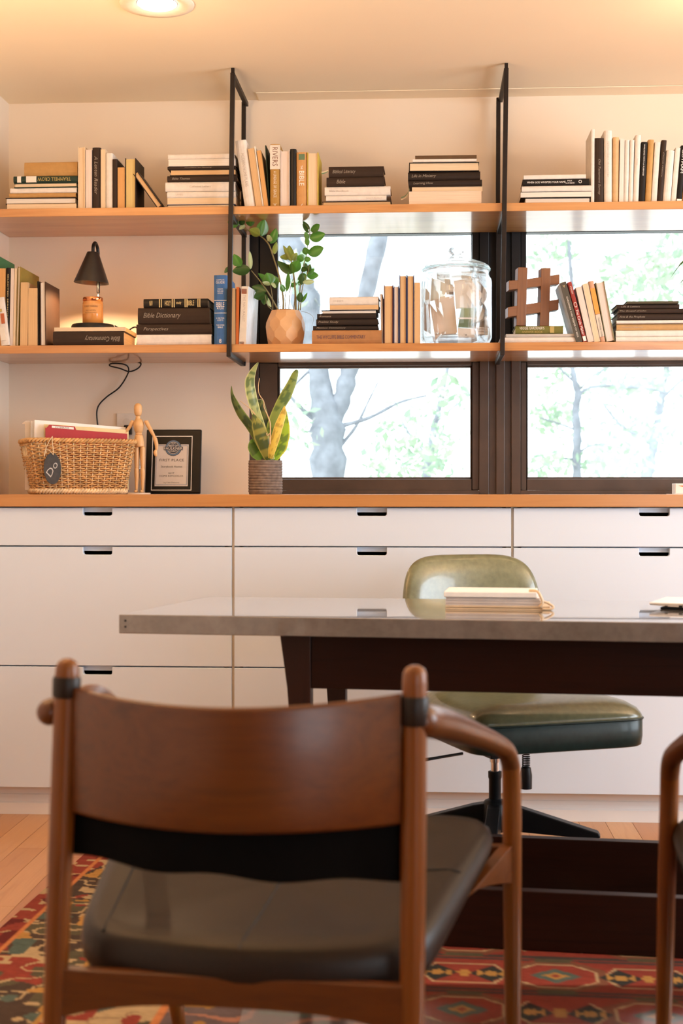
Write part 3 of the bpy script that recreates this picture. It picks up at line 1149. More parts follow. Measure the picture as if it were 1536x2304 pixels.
rings = [(0.05, -.052), (0.012, -.050), (0.0, -.040), (-.006, -.024), (0.0, -.008), (.015, .003), (.045, .008), (.12, .004), (.22, -.004), (.34, -.010), (.46, -.012)]
vs, fs = [], []
for ins, z in rings:
    for k in range(nper):
        u, v = per(k / nper, ins)
        vs.append(seat_pt(u, v, z))
for i in range(len(rings) - 1):
    for k in range(nper):
        fs.append([i * nper + k, i * nper + (k + 1) % nper, (i + 1) * nper + (k + 1) % nper, (i + 1) * nper + k])
fs.append(list(range(nper))[::-1])
fs.append([(len(rings) - 1) * nper + k for k in range(nper)])
MB().add(vs, fs).build('seat', M_LEATHER, chair, smooth=True, world=True)
def seam(u0, v0, u1, v1):
    pts = []
    for k in range(25):
        s = k / 24
        u, v = u0 + (u1 - u0) * s, v0 + (v1 - v0) * s
        ed = min(u, 1 - u, v, 1 - v)
        z = np.interp(ed, [0, .015, .045, .12, .22, .34, .46], [-.008, .003, .008, .004, -.004, -.010, -.012])
        pts.append(seat_pt(u, v, float(z) + .0002))
    return MB().tube(pts, .0022, 6)
M_SEAM = plain('leather_seam', (0.006, 0.005, 0.005), 0.7)
seam(.5, .02, .5, .98).build('seam', M_SEAM, chair, world=True)
seam(.52, .52, .985, .52).build('seam', M_SEAM, chair, world=True)
seam(.09, .03, .09, .97).build('seam', M_SEAM, chair, world=True)

fl = lambda p: Vector((p.x, p.y, 0))
haunch = lambda s: .030 * (abs(2 * s - 1) ** 3)
rail(fl(PD(135, 2200, 2.20)), fl(PD(926, 2200, 2.12)), lambda s: .296, lambda s: .250 - haunch(s), .022).build('rear_rail', M_TEAK, chair, world=True, bevel=.002)
rail(fl(PD(260, 2200, 2.24)), fl(PD(372, 2200, 2.68)), lambda s: .275 + .105 * s, lambda s: .270 + .039 * s + .05 * sin(pi * s), .022).build('side_rail', M_TEAK, chair, world=True, bevel=.002)
rail(fl(PD(850, 2200, 2.15)), fl(PD(1146, 2000, 2.63)), lambda s: .270 + .115 * s, lambda s: .272 + .037 * s + .052 * sin(pi * s), .022).build('side_rail', M_TEAK, chair, world=True, bevel=.002)
rail(fl(PD(385, 2200, 2.69)), fl(PD(1151, 2000, 2.63)), lambda s: .378, lambda s: .335 - haunch(s), .022).build('front_rail', M_TEAK, chair, world=True, bevel=.002)

c2 = copy_tree(chair)
tgt = PD(1545, 1700, 2.62)
src = PD(318, 1685, 2.65)
c2.location = chair.location + Vector((tgt.x - src.x, tgt.y - src.y, 0))
c2['label'] = 'teak armchair cut off by the picture edge, arm and front leg showing'

# the arm of the second chair that the photograph shows
for ch in list(c2.children):
    if ch.name.startswith(('armrest', 'front_leg')):
        cen = mw(c2) @ (sum((Vector(b) for b in ch.bound_box), Vector()) / 8)
        if (cen - tgt).to_2d().length < .25:
            bpy.data.objects.remove(ch)
arm((1700, 1612, 2.20, .0208), [(1690, 1612, 2.21, .0212), (1640, 1630, 2.32, .0205), (1575, 1656, 2.45, .0195), (1535, 1682, 2.54, .0185), (1512, 1706, 2.59, .0180), (1506, 1745, 2.61, .0175)],
    [(1506, 1745, 2.61, .0175), (1505, 1800, 2.62, .0176), (1499, 2000, 2.63, .0168), (1495, 2200, 2.64, .0158), (1491, floor_v(2.65), 2.65, .0135)], 0, c2)

# ------------------------------------------------------------------ green swivel chair behind the desk
gc = PD(1113, 1800, 3.99)
GZ = math.atan2(.949, -.315) - pi / 2 + PSI       # the way from its front edge to its back
green = thing('swivel_chair', 'vintage swivel office chair upholstered in olive green leather behind the desk', 'office chair', (gc.x, gc.y, 0), GZ)
GREEN_LIFT = .0115                              # its casters stand on the rug
A0 = PD(1070, 1650, 3.62)
inv = mw(green).inverted()
A0l = inv @ Vector((A0.x, A0.y, 0))
x0, y0, sw, sd = A0l.x, A0l.y, .508, .47
def sup(t, e=5.0):
    c_, s_ = cos(t), sin(t)
    return (abs(c_) ** (2 / e)) * (1 if c_ >= 0 else -1), (abs(s_) ** (2 / e)) * (1 if s_ >= 0 else -1)
def cushion(prof, n=96, e=9.0):
    vs, fs = [], []
    for sc, z in prof:
        for k in range(n):
            a, b = sup(2 * pi * k / n, e)
            vs.append(Vector((x0 + sw / 2 + a * sw / 2 * sc, y0 + sd / 2 + b * sd / 2 * sc, z + .010 * (b * .5 - .5) * 0)))
    L = len(prof)
    for i in range(L - 1):
        for k in range(n):
            fs.append([i * n + k, i * n + (k + 1) % n, (i + 1) * n + (k + 1) % n, (i + 1) * n + k])
    fs += [list(range(n))[::-1], [(L - 1) * n + k for k in range(n)]]
    return MB().add(vs, fs)
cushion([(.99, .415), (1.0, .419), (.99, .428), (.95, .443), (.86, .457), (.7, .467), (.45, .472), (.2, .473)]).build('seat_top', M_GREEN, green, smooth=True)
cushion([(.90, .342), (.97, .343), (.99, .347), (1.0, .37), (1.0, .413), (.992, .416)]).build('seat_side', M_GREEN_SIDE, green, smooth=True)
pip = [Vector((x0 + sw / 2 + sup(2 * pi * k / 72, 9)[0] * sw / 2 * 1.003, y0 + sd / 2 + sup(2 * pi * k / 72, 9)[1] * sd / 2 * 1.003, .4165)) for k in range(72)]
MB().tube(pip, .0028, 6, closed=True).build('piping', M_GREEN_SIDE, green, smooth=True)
# curved backrest
bw_, bz0, bz1, by = .445, .50, .836, y0 + sd + .05
vs, fs = [], []
n = 64
def bp(a, b, off):
    x_ = a * bw_ / 2
    return Vector((x0 + sw / 2 - .05 + x_, by - .045 * (2 * x_ / bw_) ** 2 + off + .05 * b * .5, (bz0 + bz1) / 2 + b * (bz1 - bz0) / 2))
prof = [(.4, -.026), (.75, -.024), (.92, -.017), (.985, -.006), (1.0, .004), (.985, .014), (.93, .022), (.7, .026), (.3, .026)]
for sc, off in prof:
    for k in range(n):
        a, b = sup(2 * pi * k / n, 4.6)
        taper = 1 - .10 * max(0, b)
        vs.append(bp(a * sc * taper, b * (1 - (1 - sc) * bw_ / (bz1 - bz0)) if sc > .5 else b * sc, off))
for i in range(len(prof) - 1):
    for k in range(n):
        fs.append([i * n + k, i * n + (k + 1) % n, (i + 1) * n + (k + 1) % n, (i + 1) * n + k])
fs += [list(range(n))[::-1], [(len(prof) - 1) * n + k for k in range(n)]]
MB().add(vs, fs).build('backrest', M_GREEN, green, smooth=True)
MB().tube(smooth_path([(x0 + sw / 2, by + .035, .62), (x0 + sw / 2, by + .05, .47), (x0 + sw / 2, by + .0, .335), (x0 + sw / 2, y0 + sd * .6, .32)], 6), .013, 8, sx=1.8).build('back_bracket', M_BLACK, green, smooth=True)
MB().lathe([(.017, .10), (.017, .215), (.019, .22), (.019, .236), (.012, .238)], 18).build('column', M_BLACK, green, smooth=True, angle=40)
MB().lathe([(.012, .236), (.012, .262), (.015, .263), (.015, .285)], 16).build('spindle', M_CHROME, green, smooth=True, angle=40)
pm = MB().box(-.09, .09, -.07, .10, .30, .341).box(-.035, .035, -.05, .05, .280, .30)
pm.build('seat_plate', M_BLACK, green, bevel=.003)
k0 = inv @ PD(1183, 1760, 3.86)
coil = [Vector((k0.x + .010 * cos(a), k0.y + .010 * sin(a), .272 + .034 * (1 - a / (2 * pi * 7)))) for a in np.linspace(0, 2 * pi * 7, 90)]
MB().tube(coil, .0016, 5).build('tension_spring', M_BLACK, green, smooth=True)
MB().lathe([(.009, .213), (.016, .215), (.0165, .252), (.013, .272), (.008, .274)], 16, c=(k0.x, k0.y, 0)).build('tension_knob', M_BLACK, green, smooth=True, angle=40)
lv0, lv1 = inv @ PD(1040, 1705, 3.82), inv @ PD(940, 1722, 3.74)
MB().tube([lv0, lv0 * .4 + lv1 * .6, lv1], [.004, .004, .005], 8).build('lever', M_BLACK, green, smooth=True)
MB().lathe([(.030, .07), (.036, .08), (.036, .145), (.028, .155), (.017, .16)], 20).build('hub', M_BLACK, green, smooth=True, angle=40)
e_ = inv @ PD(1400, 1895, 3.93)
ang0 = math.atan2(e_.y, e_.x)
for k in range(4):
    a = ang0 + k * pi / 2
    R = Matrix.Rotation(a, 4, 'Z')
    MB().prism([(.02, .075), (.02, .150), (.06, .143), (.285, .078), (.292, .066), (.275, .060)], -.019, .019, m=R).build('base_leg', M_BLACK, green, bevel=.003)
    c_ = R @ Vector((.275, 0, 0))
    ca = MB()
    RR = Matrix.Translation(c_) @ Matrix.Rotation(a + .6, 4, 'Z')
    ca.lathe([(.010, -.020), (.026, -.018), (.029, -.008), (.029, .008), (.026, .018), (.010, .020)], 20, m=RR @ Matrix.Translation((0, .012, .0295)) @ Matrix.Rotation(pi / 2, 4, 'X'))
    ca.lathe([(.006, .03), (.006, .064)], 10, m=RR)
    ca.build('caster', M_BLACK, green, smooth=True, angle=40)
green.location.z = GREEN_LIFT

# ------------------------------------------------------------------ books
M_COVER = objcolor('book_cover', 0.6, spec=.22)
M_LEAF = objcolor('book_leather', 0.42, var=0.12, spec=.25)
M_PAGES = objcolor('book_pages', 0.8, 'X', spec=0.2)
INKS = {'k': M_INK, 'w': M_WHITEINK, 'g': M_GOLD, 'c': M_CHALK, 'n': plain('faded_ink', (0.42, 0.36, 0.31), 0.7), 'b': plain('brown_ink', (0.16, 0.06, 0.03), 0.7),
        'o': plain('olive_gold_ink', (0.40, 0.30, 0.09), 0.6), 'u': plain('violet_ink', (0.09, 0.05, 0.07), 0.7), 'e': plain('green_ink', (0.10, 0.17, 0.09), 0.7),
        'r': plain('rust_ink', (0.42, 0.10, 0.03), 0.6), 's': plain('silver_label', (0.62, 0.58, 0.52), 0.45), 'y': plain('orange_label', (0.75, 0.30, 0.05), 0.55),
        't': plain('tan_label', (0.60, 0.52, 0.42), 0.6), 'h': plain('pale_label', (0.70, 0.64, 0.56), 0.65)}
CC = dict(white=(.74, .68, .62), pink=(.70, .60, .54), cream=(.72, .56, .38), tan=(.64, .42, .22), otan=(.62, .34, .13), kraft=(.46, .26, .09), brown=(.034, .019, .012), dark=(.024, .015, .011),
          black=(.010, .008, .007), gold=(.62, .47, .20), blue=(.055, .15, .36), navy=(.03, .04, .10), green=(.022, .042, .030), olive=(.19, .17, .055), red=(.32, .045, .035),
          ochre=(.42, .24, .06), orange=(.62, .16, .04), rust=(.40, .19, .075), grey=(.50, .46, .42), pale=(.62, .66, .70), dolive=(.085, .072, .045), maroon=(.10, .03, .03), yellow=(.52, .40, .06))
BOOKS = {}


def book(label, t, h, d, cover, page, face='P', hard=True, texts=(), bars=(), name='book', leather=False, group=None):
    """stands on z = 0 with its middle at x = 0, its front at y = 0; returns the root"""
    o = thing(name, label, 'book', group=group)
    bt = min(.0026, t * .16) if hard else .0008
    ov = .003 if hard else 0.0
    r = min(t * .28, .006)
    # outline of the cover seen from above, spine at y = 0
    out = [(-t / 2, d), (-t / 2, r)]
    for k in range(1, 6):
        a = k / 6 * pi
        out.append((-t / 2 * cos(a), r - r * sin(a) * (1.0 if hard else .5)))
    out += [(t / 2, r), (t / 2, d)]
    ti = t / 2 - bt
    inn = [(ti, d), (ti, r + bt)]
    for k in range(1, 6):
        a = k / 6 * pi
        inn.append((ti * cos(a), r + bt - r * sin(a) * .8 * (1.0 if hard else .5)))
    inn += [(-ti, r + bt), (-ti, d)]
    sg = (lambda y: y) if face == 'S' else (lambda y: d - y)
    m = MB()
    n = len(out)
    for z in (0, h):
        m.v += [Vector((p[0], sg(p[1]), z)) for p in out] + [Vector((p[0], sg(p[1]), z)) for p in inn]
    N2 = 2 * n
    for i in range(n - 1):
        m.f.append([i, i + 1, N2 + i + 1, N2 + i])
        j = n + i
        m.f.append([j, j + 1, N2 + j + 1, N2 + j])
        for b_ in (0, N2):
            m.f.append([b_ + i, b_ + i + 1, b_ + n + (n - 2 - i), b_ + n + (n - 1 - i)])
    for i, j in ((n - 1, n), (2 * n - 1, 0)):
        m.f.append([i, j, N2 + j, N2 + i])
    m.build('cover', M_LEAF if leather else M_COVER, o, color=CC[cover] if isinstance(cover, str) else cover)
    y0, y1 = (r + bt * 1.3, d - ov) if face == 'S' else (ov, d - r - bt * 1.3)
    MB().box(-ti + .0002, ti - .0002, y0, y1, ov, h - ov).build('page_block', M_PAGES, o, color=CC[page] if isinstance(page, str) else page)
    for tx in texts:
        body, zc, ln, cap, ink = tx[:5]
        sh = tx[5] if len(tx) > 5 else 0
        xo = tx[6] if len(tx) > 6 else 0
        across = len(tx) > 7 and tx[7]
        q = MB()
        if across:                              # reads across the standing spine
            put_text(q, body, (xo * t, -.0007, zc * h), (1, 0, 0), (0, 0, 1), t * ln, cap)
        else:
            put_text(q, body, (xo * t, -.0007, zc * h), (0, 0, -1), (1, 0, 0), h * ln, t * cap, sh)
        q.build('title', INKS[ink], o)
    for bb in bars:                             # printed bands on the spine: z0, z1, ink, x0, x1
        z0, z1, ink = bb[:3]
        xa, xb = bb[3:5] if len(bb) > 3 else (-.46, .46)
        MB().box(xa * t, xb * t, -.0005, r * .9, z0 * h, z1 * h).build('spine_band', INKS[ink], o)
    return o


def stand(label, u0, u1, v0, shelf, cover, page, face='P', lean=0.0, d=.165, yaw=0.0, Yo=.022, vb=None, **k):
    """a standing book from its picture: foot from u0 to u1, head at v0, leaning by lean degrees (head to +x)"""
    zs = ZU if shelf == 'u' else ZM
    Y = YS + Yo
    a, b = W(u0, 900, Y).x, W(u1, 900, Y).x
    zt = W((u0 + u1) / 2, v0, Y).z
    th = radians(lean)
    t = (b - a) * cos(th) * .985
    h = ((zt - zs) - t * abs(sin(th))) / cos(th)
    o = book(label, t, h, d, cover, page, face, **k)
    if abs(lean) < .01:
        o.location = ((a + b) / 2, Y, zs + .0003)
    else:
        px_ = t / 2 if lean > 0 else -t / 2
        R = Matrix.Rotation(th, 4, 'Y') @ Vector((px_, 0, 0))
        piv = Vector((b if lean > 0 else a, Y, zs + .0004))
        o.location = piv - R
    o.rotation_euler = (0, th, radians(yaw))
    o['shelf'] = shelf
    del o['shelf']
    return o


def pile(shelf, items, Yo=.022, base=None):
    """books lying on one another: (label, u0, u1, v_top, cover, page, face, upside_down, options)"""
    z = (ZU if shelf == 'u' else ZM) if base is None else base
    for it in items:
        label, u0, u1, v, cover, page, face, flip = it[:8]
        k = dict(it[8]) if len(it) > 8 else {}
        dy = k.pop('dy', rnd.uniform(-.006, .008))
        yaw = k.pop('yaw', rnd.uniform(-1.2, 1.2))
        Y = YS + Yo + dy
        a, b = W(u0, v, Y).x, W(u1, v, Y).x
        zt = W((u0 + u1) / 2, v, Y).z
        t, h = max(zt - z, .004), b - a
        d = k.pop('d', min(.24, h * .68))
        o = book(label, t - .0005, h, d, cover, page, face, **k)
        if flip:
            o.rotation_euler = (0, pi / 2, radians(yaw))
            o.location = (a, Y, z + t / 2 + .0003)
        else:
            o.rotation_euler = (0, -pi / 2, radians(yaw))
            o.location = (b, Y, z + t / 2 + .0003)
        z = zt
    return z


S, P = 'S', 'P'
soft = dict(hard=False)
# upper board, first bay: pile beside the side wall
pile('u', [
    ('tan paged book lowest in the pile by the side wall', 16, 171, 458.5, 'tan', 'cream', P, 0, soft),
    ('thin white paperback second from the bottom of the side wall pile', 13, 171, 445, 'dark', 'white', P, 0),
    ('brown paper spined book in the pile by the side wall', 20, 170, 434, 'kraft', 'cream', S, 0),
    ('pinkish white book under the cream pages of the side wall pile', 22, 172, 422, 'white', 'white', S, 0),
    ('cream paged book directly under the dark green spine', 31, 173, 411, 'green', 'cream', P, 0),
    ('dark green book lettered in gold, upside down near the pile top', 30, 173.5, 395.5, 'green', 'cream', S, 1,
     dict(texts=[('TRAMMELL CROW', .64, .52, .55, 'o')], bars=[(.20, .36, 'h'), (.06, .12, 'h')])),
    ('fat book wrapped in brown paper on top of the side wall pile', 54, 174, 364, 'kraft', 'kraft', S, 0)])
for a in [
    ('tall cream paged book standing first after the side wall pile', 175.5, 191.5, 330, 'cream', 'cream', P, {}),
    ('pinkish paged book standing against the dark handwritten spine', 192.5, 206.5, 337, 'pink', 'pink', P, soft),
    ('tall dark brown book with chalk writing down its spine', 207, 225.5, 332, 'brown', 'cream', S, dict(texts=[('A Lenten Reader', .55, .62, .42, 'c', .3)])),
    ('cream paperback standing after the tall dark chalk marked book', 226.5, 237, 336, 'cream', 'cream', P, soft),
    ('pale rose paperback before the short dark brown spine', 237.5, 252.5, 344, 'white', 'pink', S, soft),
    ('dark brown hardback beside the orange tan pages', 253, 263.5, 358, 'brown', 'cream', S, dict(d=.2)),
    ('orange tan paged book, shortest of the standing row on the first bay', 264.5, 280.5, 377, 'otan', 'otan', P, soft),
    ('gilt edged book in dark covers propping a leaning volume', 281, 305.5, 356, 'brown', 'gold', P, dict(d=.15))]:
    stand(*a[:4], 'u', *a[4:7], **a[7])
stand('thin dark book leaning steeply against the gilt edged one', 354, 369.5, 384, 'u', 'dark', 'tan', P, lean=-35.5, d=.14, Yo=.024)
pile('u', [
    ('lowest book of the tall pile by the hanger, black and blue cover', 375, 527, 459.5, 'navy', 'cream', P, 0),
    ('cream paged book second from below in the tall pile by the hanger', 377, 530, 445, 'white', 'cream', P, 0, soft),
    ('white book third from below in the tall pile by the hanger', 376, 530, 431, 'white', 'white', S, 0, dict(texts=[('LIVES', .82, .1, .25, 'n')])),
    ('thick white hardback in the middle of the tall pile by the hanger', 372, 529, 409, 'white', 'white', S, 0, dict(texts=[('Collected Letters', .5, .3, .2, 'n')])),
    ('dark brown book in the middle of the tall pile by the hanger', 375.6, 533, 394.5, 'brown', 'cream', S, 0, dict(texts=[('Bible Themes', .8, .26, .35, 'c', .3)])),
    ('peach paged book between the two dark spines of the tall pile', 382, 531, 380.5, 'dark', 'tan', P, 0),
    ('thin dark brown spine high in the tall pile by the hanger', 376, 530, 373.5, 'brown', 'cream', S, 0, dict(texts=[('Devotions for Morning', .55, .4, .4, 'c', .3)])),
    ('cream white book second from the top of the tall hanger pile', 379, 529, 358, 'white', 'white', P, 0, soft),
    ('white hardback on top of the tall pile by the hanger', 377, 527, 345.4, 'white', 'white', S, 0)])
# upper board, second bay
for a in [
    ('big white book leaning on the hanger', 550, 575, 313.5, 'white', 'white', S, -8.2, dict(d=.2, texts=[('MODERN HOME PLANS', .55, .5, .28, 'n')])),
    ('tan paged book leaning beside the big white one', 575.5, 590, 333, 'tan', 'tan', P, -8.0, soft),
    ('thin white booklet leaning between tan paged books', 590.2, 593.4, 329, 'white', 'white', S, -8.0, soft),
    ('orange tan paged book leaning before a slim dark cover', 593.8, 603.6, 338, 'otan', 'otan', P, -7.5, soft)]:
    stand(*a[:4], 'u', *a[4:7], lean=a[7], **a[8])
stand('slim dark green book leaning on the silver and ochre novel', 604.2, 606.9, 327, 'u', 'green', 'white', S, lean=-3.4, d=.14, Yo=.035)
stand('ochre and silver hardback novel with large lettering', 607.2, 630, 324.4, 'u', 'ochre', 'cream', S,
      texts=[('RIVERS', .80, .30, .52, 'b'), ('A LINEAGE OF GRACE', .36, .42, .28, 'h'), ('T', .035, .4, .006, 'w', 0, 0, True)], bars=[(.60, .985, 's', -.5, .5)])
stand('cream paged book between the ochre novel and a black leather one', 630.5, 651.3, 338, 'u', 'pink', 'pink', P)
stand('black leather book with a rounded spine', 651.8, 666, 335, 'u', 'black', 'cream', S, leather=True)
stand('tan orange bible with white lettering and a small emblem', 666.4, 690.6, 342.6, 'u', (.56, .30, .115), 'cream', S,
      texts=[('BIBLE', .52, .27, .46, 'w'), ('THE', .72, .07, .2, 'w'), ('/', .03, .25, .008, 'w', 0, 0, True)], bars=[(.86, .965, 'e', -.28, .28)])
stand('cream paged book with a yellow back cover', 691, 716, 342.6, 'u', 'yellow', 'cream', P)
pile('u', [
    ('tan paged book lowest in the short pile of chalk marked books', 724.7, 879.7, 452.3, 'brown', 'tan', P, 0),
    ('white book second from below in the short chalk marked pile', 733, 869, 439.6, 'white', 'white', S, 0, dict(texts=[('letters to the church', .2, .26, .2, 'n')])),
    ('wide white book under the two dark chalk marked ones', 730, 878, 419, 'white', 'white', S, 0, dict(texts=[('Bible Handbook', .78, .3, .2, 'n')])),
    ('dark book chalked with one short word in the short pile', 734, 864.6, 397.9, 'brown', 'cream', S, 0, dict(texts=[('Bible', .75, .15, .42, 'c', .3)])),
    ('dark chalk marked book on top of the short pile', 739, 862.8, 373.8, 'brown', 'cream', S, 0, dict(texts=[('Biblical Literacy', .72, .42, .40, 'c', .3)]))])
zt_ = pile('u', [
    ('thick old cream paged book at the bottom of the pile near the second hanger', 920, 1082.8, 430.5, 'pink', (.72, .56, .42), P, 0, soft),
    ('thin cream book with curling pages near the second hanger', 926.6, 1085, 420.5, 'cream', 'cream', P, 0, soft),
    ('lower dark leather book with chalk writing near the second hanger', 919, 1084, 404.5, 'dark', 'cream', S, 0, dict(leather=True, texts=[('Learning How', .80, .27, .45, 'c', .3)])),
    ('upper dark leather book with chalk writing near the second hanger', 917.5, 1080, 386, 'dark', 'cream', S, 0, dict(leather=True, texts=[('Life in Ministry', .78, .34, .42, 'c', .3)])),
    ('cream paged hardback in black covers near the second hanger', 920, 1077.6, 365.5, 'black', 'cream', P, 0),
    ('thin white book under the small brown one', 928, 1072, 357.5, 'white', 'white', S, 0, soft),
    ('small thin brown book on top of the pile near the second hanger', 933.6, 1072, 349, (.12, .07, .035), 'cream', S, 0)])
# upper board, third bay
pile('u', [
    ('white book lowest in the pile under the black spine', 1180, 1328, 444.5, 'black', 'white', P, 0),
    ('white book second from below under the black spine', 1171, 1329.5, 431.5, 'black', 'white', P, 0, soft),
    ('white hardback directly under the black spine with white capitals', 1173.5, 1331, 417, 'white', 'white', S, 0),
    ('black spined hardback with white capitals and a round emblem', 1175.6, 1325, 402, 'black', 'cream', S, 0,
     dict(texts=[('WHEN GOD WHISPERS YOUR NAME', .645, .58, .30, 'w'), ('MAX', .29, .07, .22, 'w', 0, .16), ('LUCADO', .285, .13, .22, 'w', 0, -.2), ('O', .135, .05, .5, 'w')])),
    ('thin white paperback on top of the black spined hardback', 1178, 1318, 392.5, 'white', 'white', S, 0, soft)])
for a in [
    ('very thin tall white book standing first in the upper row', 1329, 1336.5, 290.6, 'white', 'white', S, .3, soft),
    ('thick dark brown book with faint chalk writing in the upper row', 1337, 1358, 310.5, 'brown', 'cream', S, 0, dict(texts=[('Old Testament Survey', .4, .55, .3, 'c', .3)])),
    ('tallest white hardback of the upper row, after the thick dark brown book', 1358.6, 1376.7, 293.7, 'white', 'white', S, 0, dict(texts=[('systematic theology', .6, .5, .2, 'n')])),
    ('tan book standing after the tallest white hardback', 1377, 1391.5, 308.7, 'tan', 'cream', S, .5, {}),
    ('narrow white paged book after the tan one in the upper row', 1392, 1402.5, 312.5, 'white', 'white', P, 1.0, soft),
    ('white book standing before its twin in the middle of the upper row', 1402.8, 1413, 315, 'white', 'white', S, 1.2, {}),
    ('white book standing after its twin in the middle of the upper row', 1413.4, 1423, 315, 'white', 'white', S, 1.6, {}),
    ('taller white book just before the black spine with small letters', 1423.5, 1436, 304, 'white', 'white', S, 2.2, dict(texts=[('home', .6, .1, .25, 'n')])),
    ('black spine with small white letters running down it', 1436.6, 1450, 319, 'black', 'cream', S, 2.7, dict(texts=[('WALKING WITH A PURPOSE', .70, .52, .22, 'w')])),
    ('kraft tan book after the black lettered spine', 1450.5, 1464, 314, (.50, .29, .10), 'cream', S, 3.0, {}),
    ('narrow white book before the second dark brown spine', 1464.5, 1477.5, 319, 'white', 'white', S, 3.6, soft),
    ('dark brown spine with faint writing late in the upper row', 1478, 1489.5, 315, 'brown', 'cream', S, 4.2, dict(texts=[('Church History', .6, .4, .3, 'c', .3)])),
    ('short white book after the late dark brown spine', 1490, 1508.5, 338, 'white', 'white', S, 4.4, {}),
    ('short cream book beside the black spine with big white letters', 1509, 1520.5, 332, 'white', 'cream', S, 4.8, soft),
    ('black spine with big white letters at the picture edge', 1521, 1533, 327, 'black', 'cream', S, 5.0, dict(texts=[('GOTHAM', .72, .42, .5, 'w')], bars=[(.01, .05, 'w')])),
    ('orange book last in the upper row at the picture edge', 1533.6, 1552, 330, 'otan', 'cream', S, 5.2, {})]:
    stand(*a[:4], 'u', *a[4:7], lean=a[7], **a[8])

# middle board, first bay
stand('tall green book behind the row at the side wall', -28, -6, 574, 'm', (.05, .17, .07), 'cream', P, d=.21)
stand('orange paged paperback at the side wall end of the lower row', -5, 10, 604, 'm', 'otan', 'otan', P, lean=.8, **soft)
stand('narrow black spine lettered in gold at the side wall end', 11.5, 20, 602.5, 'm', 'black', 'cream', S, lean=.9, texts=[('SELECTED SERMONS', .62, .6, .3, 'g')])
stand('cream paged book after the narrow black gold spine', 20.8, 28.5, 604, 'm', 'pink', 'pink', P, lean=1.2, **soft)
stand('second cream paged book after the narrow black gold spine', 28.8, 34.4, 604, 'm', 'cream', 'cream', P, lean=1.4, **soft)
stand('tall slim book with an olive gold cover showing', 35.2, 41.2, 600, 'm', (.30, .21, .04), 'white', P, lean=1.6, d=.235)
stand('fat tan paged book without dust cover before the olive one', 44.5, 62, 635.5, 'm', 'tan', 'tan', P, lean=.7, Yo=.016, **soft)
stand('shorter fat tan paged book beside the thin black cover', 63, 84, 648.5, 'm', 'tan', 'tan', P, Yo=.016, **soft)
stand('very thin black booklet between the tan pages and the wide brown cover', 85.4, 89.6, 633, 'm', 'black', 'white', S, lean=-.9, Yo=.02, **soft)
stand('white paged album with a wide dark brown back cover', 90.6, 103.6, 634, 'm', (.055, .025, .014), 'white', P, lean=-.5, d=.19, Yo=.016)
stand('pale booklet with a photo cover slumped at the side wall end', 2, 21, 668, 'm', 'white', 'white', S, lean=-7, yaw=0, Yo=.003, d=.016, hard=False, bars=[(.45, .66, 'r', -.1, .3), (.1, .36, 'h', -.4, .2), (.70, .76, 'o', -.5, .1)])
zl = pile('m', [
    ('dark book chalk lettered upside down under the candle lamp', 119, 278, 745.2, 'brown', 'cream', S, 1, dict(yaw=0, dy=0, d=.2, texts=[('Bible Commentary', .70, .50, .44, 'c', .3)])),
    ('thin cream book directly under the candle lamp', 122, 281, 736.4, 'cream', 'cream', P, 1, dict(yaw=.5, dy=.004, d=.2, hard=False))])
pile('m', [
    ('thick white book at the bottom of the dark pile beside the blue book', 308, 475, 752.5, 'white', 'white', S, 0, dict(yaw=0)),
    ('dark book with a single chalk word under the thicker dark one', 307, 476, 729.3, 'brown', 'cream', S, 0, dict(yaw=.6, texts=[('Perspectives', .74, .33, .40, 'c', .35)])),
    ('thick dark chalk lettered book under the gold banded bible', 309.5, 471, 692.2, 'brown', 'cream', S, 0, dict(yaw=-.5, texts=[('Bible Dictionary', .66, .52, .40, 'c', .3)])),
    ('small black bible with gold bands on top of the dark pile', 322, 467, 671.8, 'black', 'cream', S, 0,
     dict(yaw=-1, leather=True, texts=[('HOLY', .62, .09, .55, 'g'), ('BIBLE', .26, .10, .55, 'g'), ('NIV', .88, .05, .55, 'g'), ('study', .45, .08, .4, 'g')],
          bars=[(z_, z_ + .012, 'g') for z_ in (.745, .715, .545, .515, .345, .315, .145, .115)]))])
stand('tall blue reference bible with white lettering', 480.5, 510.5, 619, 'm', 'blue', 'white', S, d=.2, Yo=.03,
      texts=[('COMPLETE', .93, .62, .0045, 'w', 0, 0, True), ('GUIDE', .895, .66, .0085, 'w', 0, 0, True), ('KINGDOMS', .80, .4, .0045, 'w', 0, 0, True), ('MAPS AND', .77, .46, .0045, 'w', 0, 0, True), ('HISTORY', .74, .4, .0045, 'w', 0, 0, True),
             ('BIBLE', .58, .62, .016, 'w', 0, 0, True), ('ATLAS', .53, .52, .009, 'w', 0, 0, True), ('A ONE YEAR', .385, .62, .005, 'w', 0, 0, True), ('GUIDE TO', .355, .45, .005, 'w', 0, 0, True), ('THE ENTIRE', .285, .62, .005, 'w', 0, 0, True), ('BIBLE', .255, .38, .005, 'w', 0, 0, True), ('8', .06, .18, .014, 'w', 0, 0, True)],
      bars=[(.635, .642, 'w'), (.455, .462, 'w')])
stand('tan paged book hidden behind the hanger post', 514, 529.5, 648.7, 'm', 'tan', 'tan', P, **soft)
stand('thin bright orange red book after the hanger post', 530, 536.5, 646, 'm', 'orange', 'orange', P, lean=.6, **soft)
stand('cream spined book with a pale blue grey cover turned to the room', 537, 553, 644, 'm', 'pale', 'white', S, lean=2.6, yaw=-6, d=.155,
      texts=[('THE NATURALIST', .62, .46, .34, 'n')], bars=[(.005, .995, 'h', -.5, .47), (.87, .955, 'r', -.46, .30), (.005, .05, 'r', -.46, .2)])
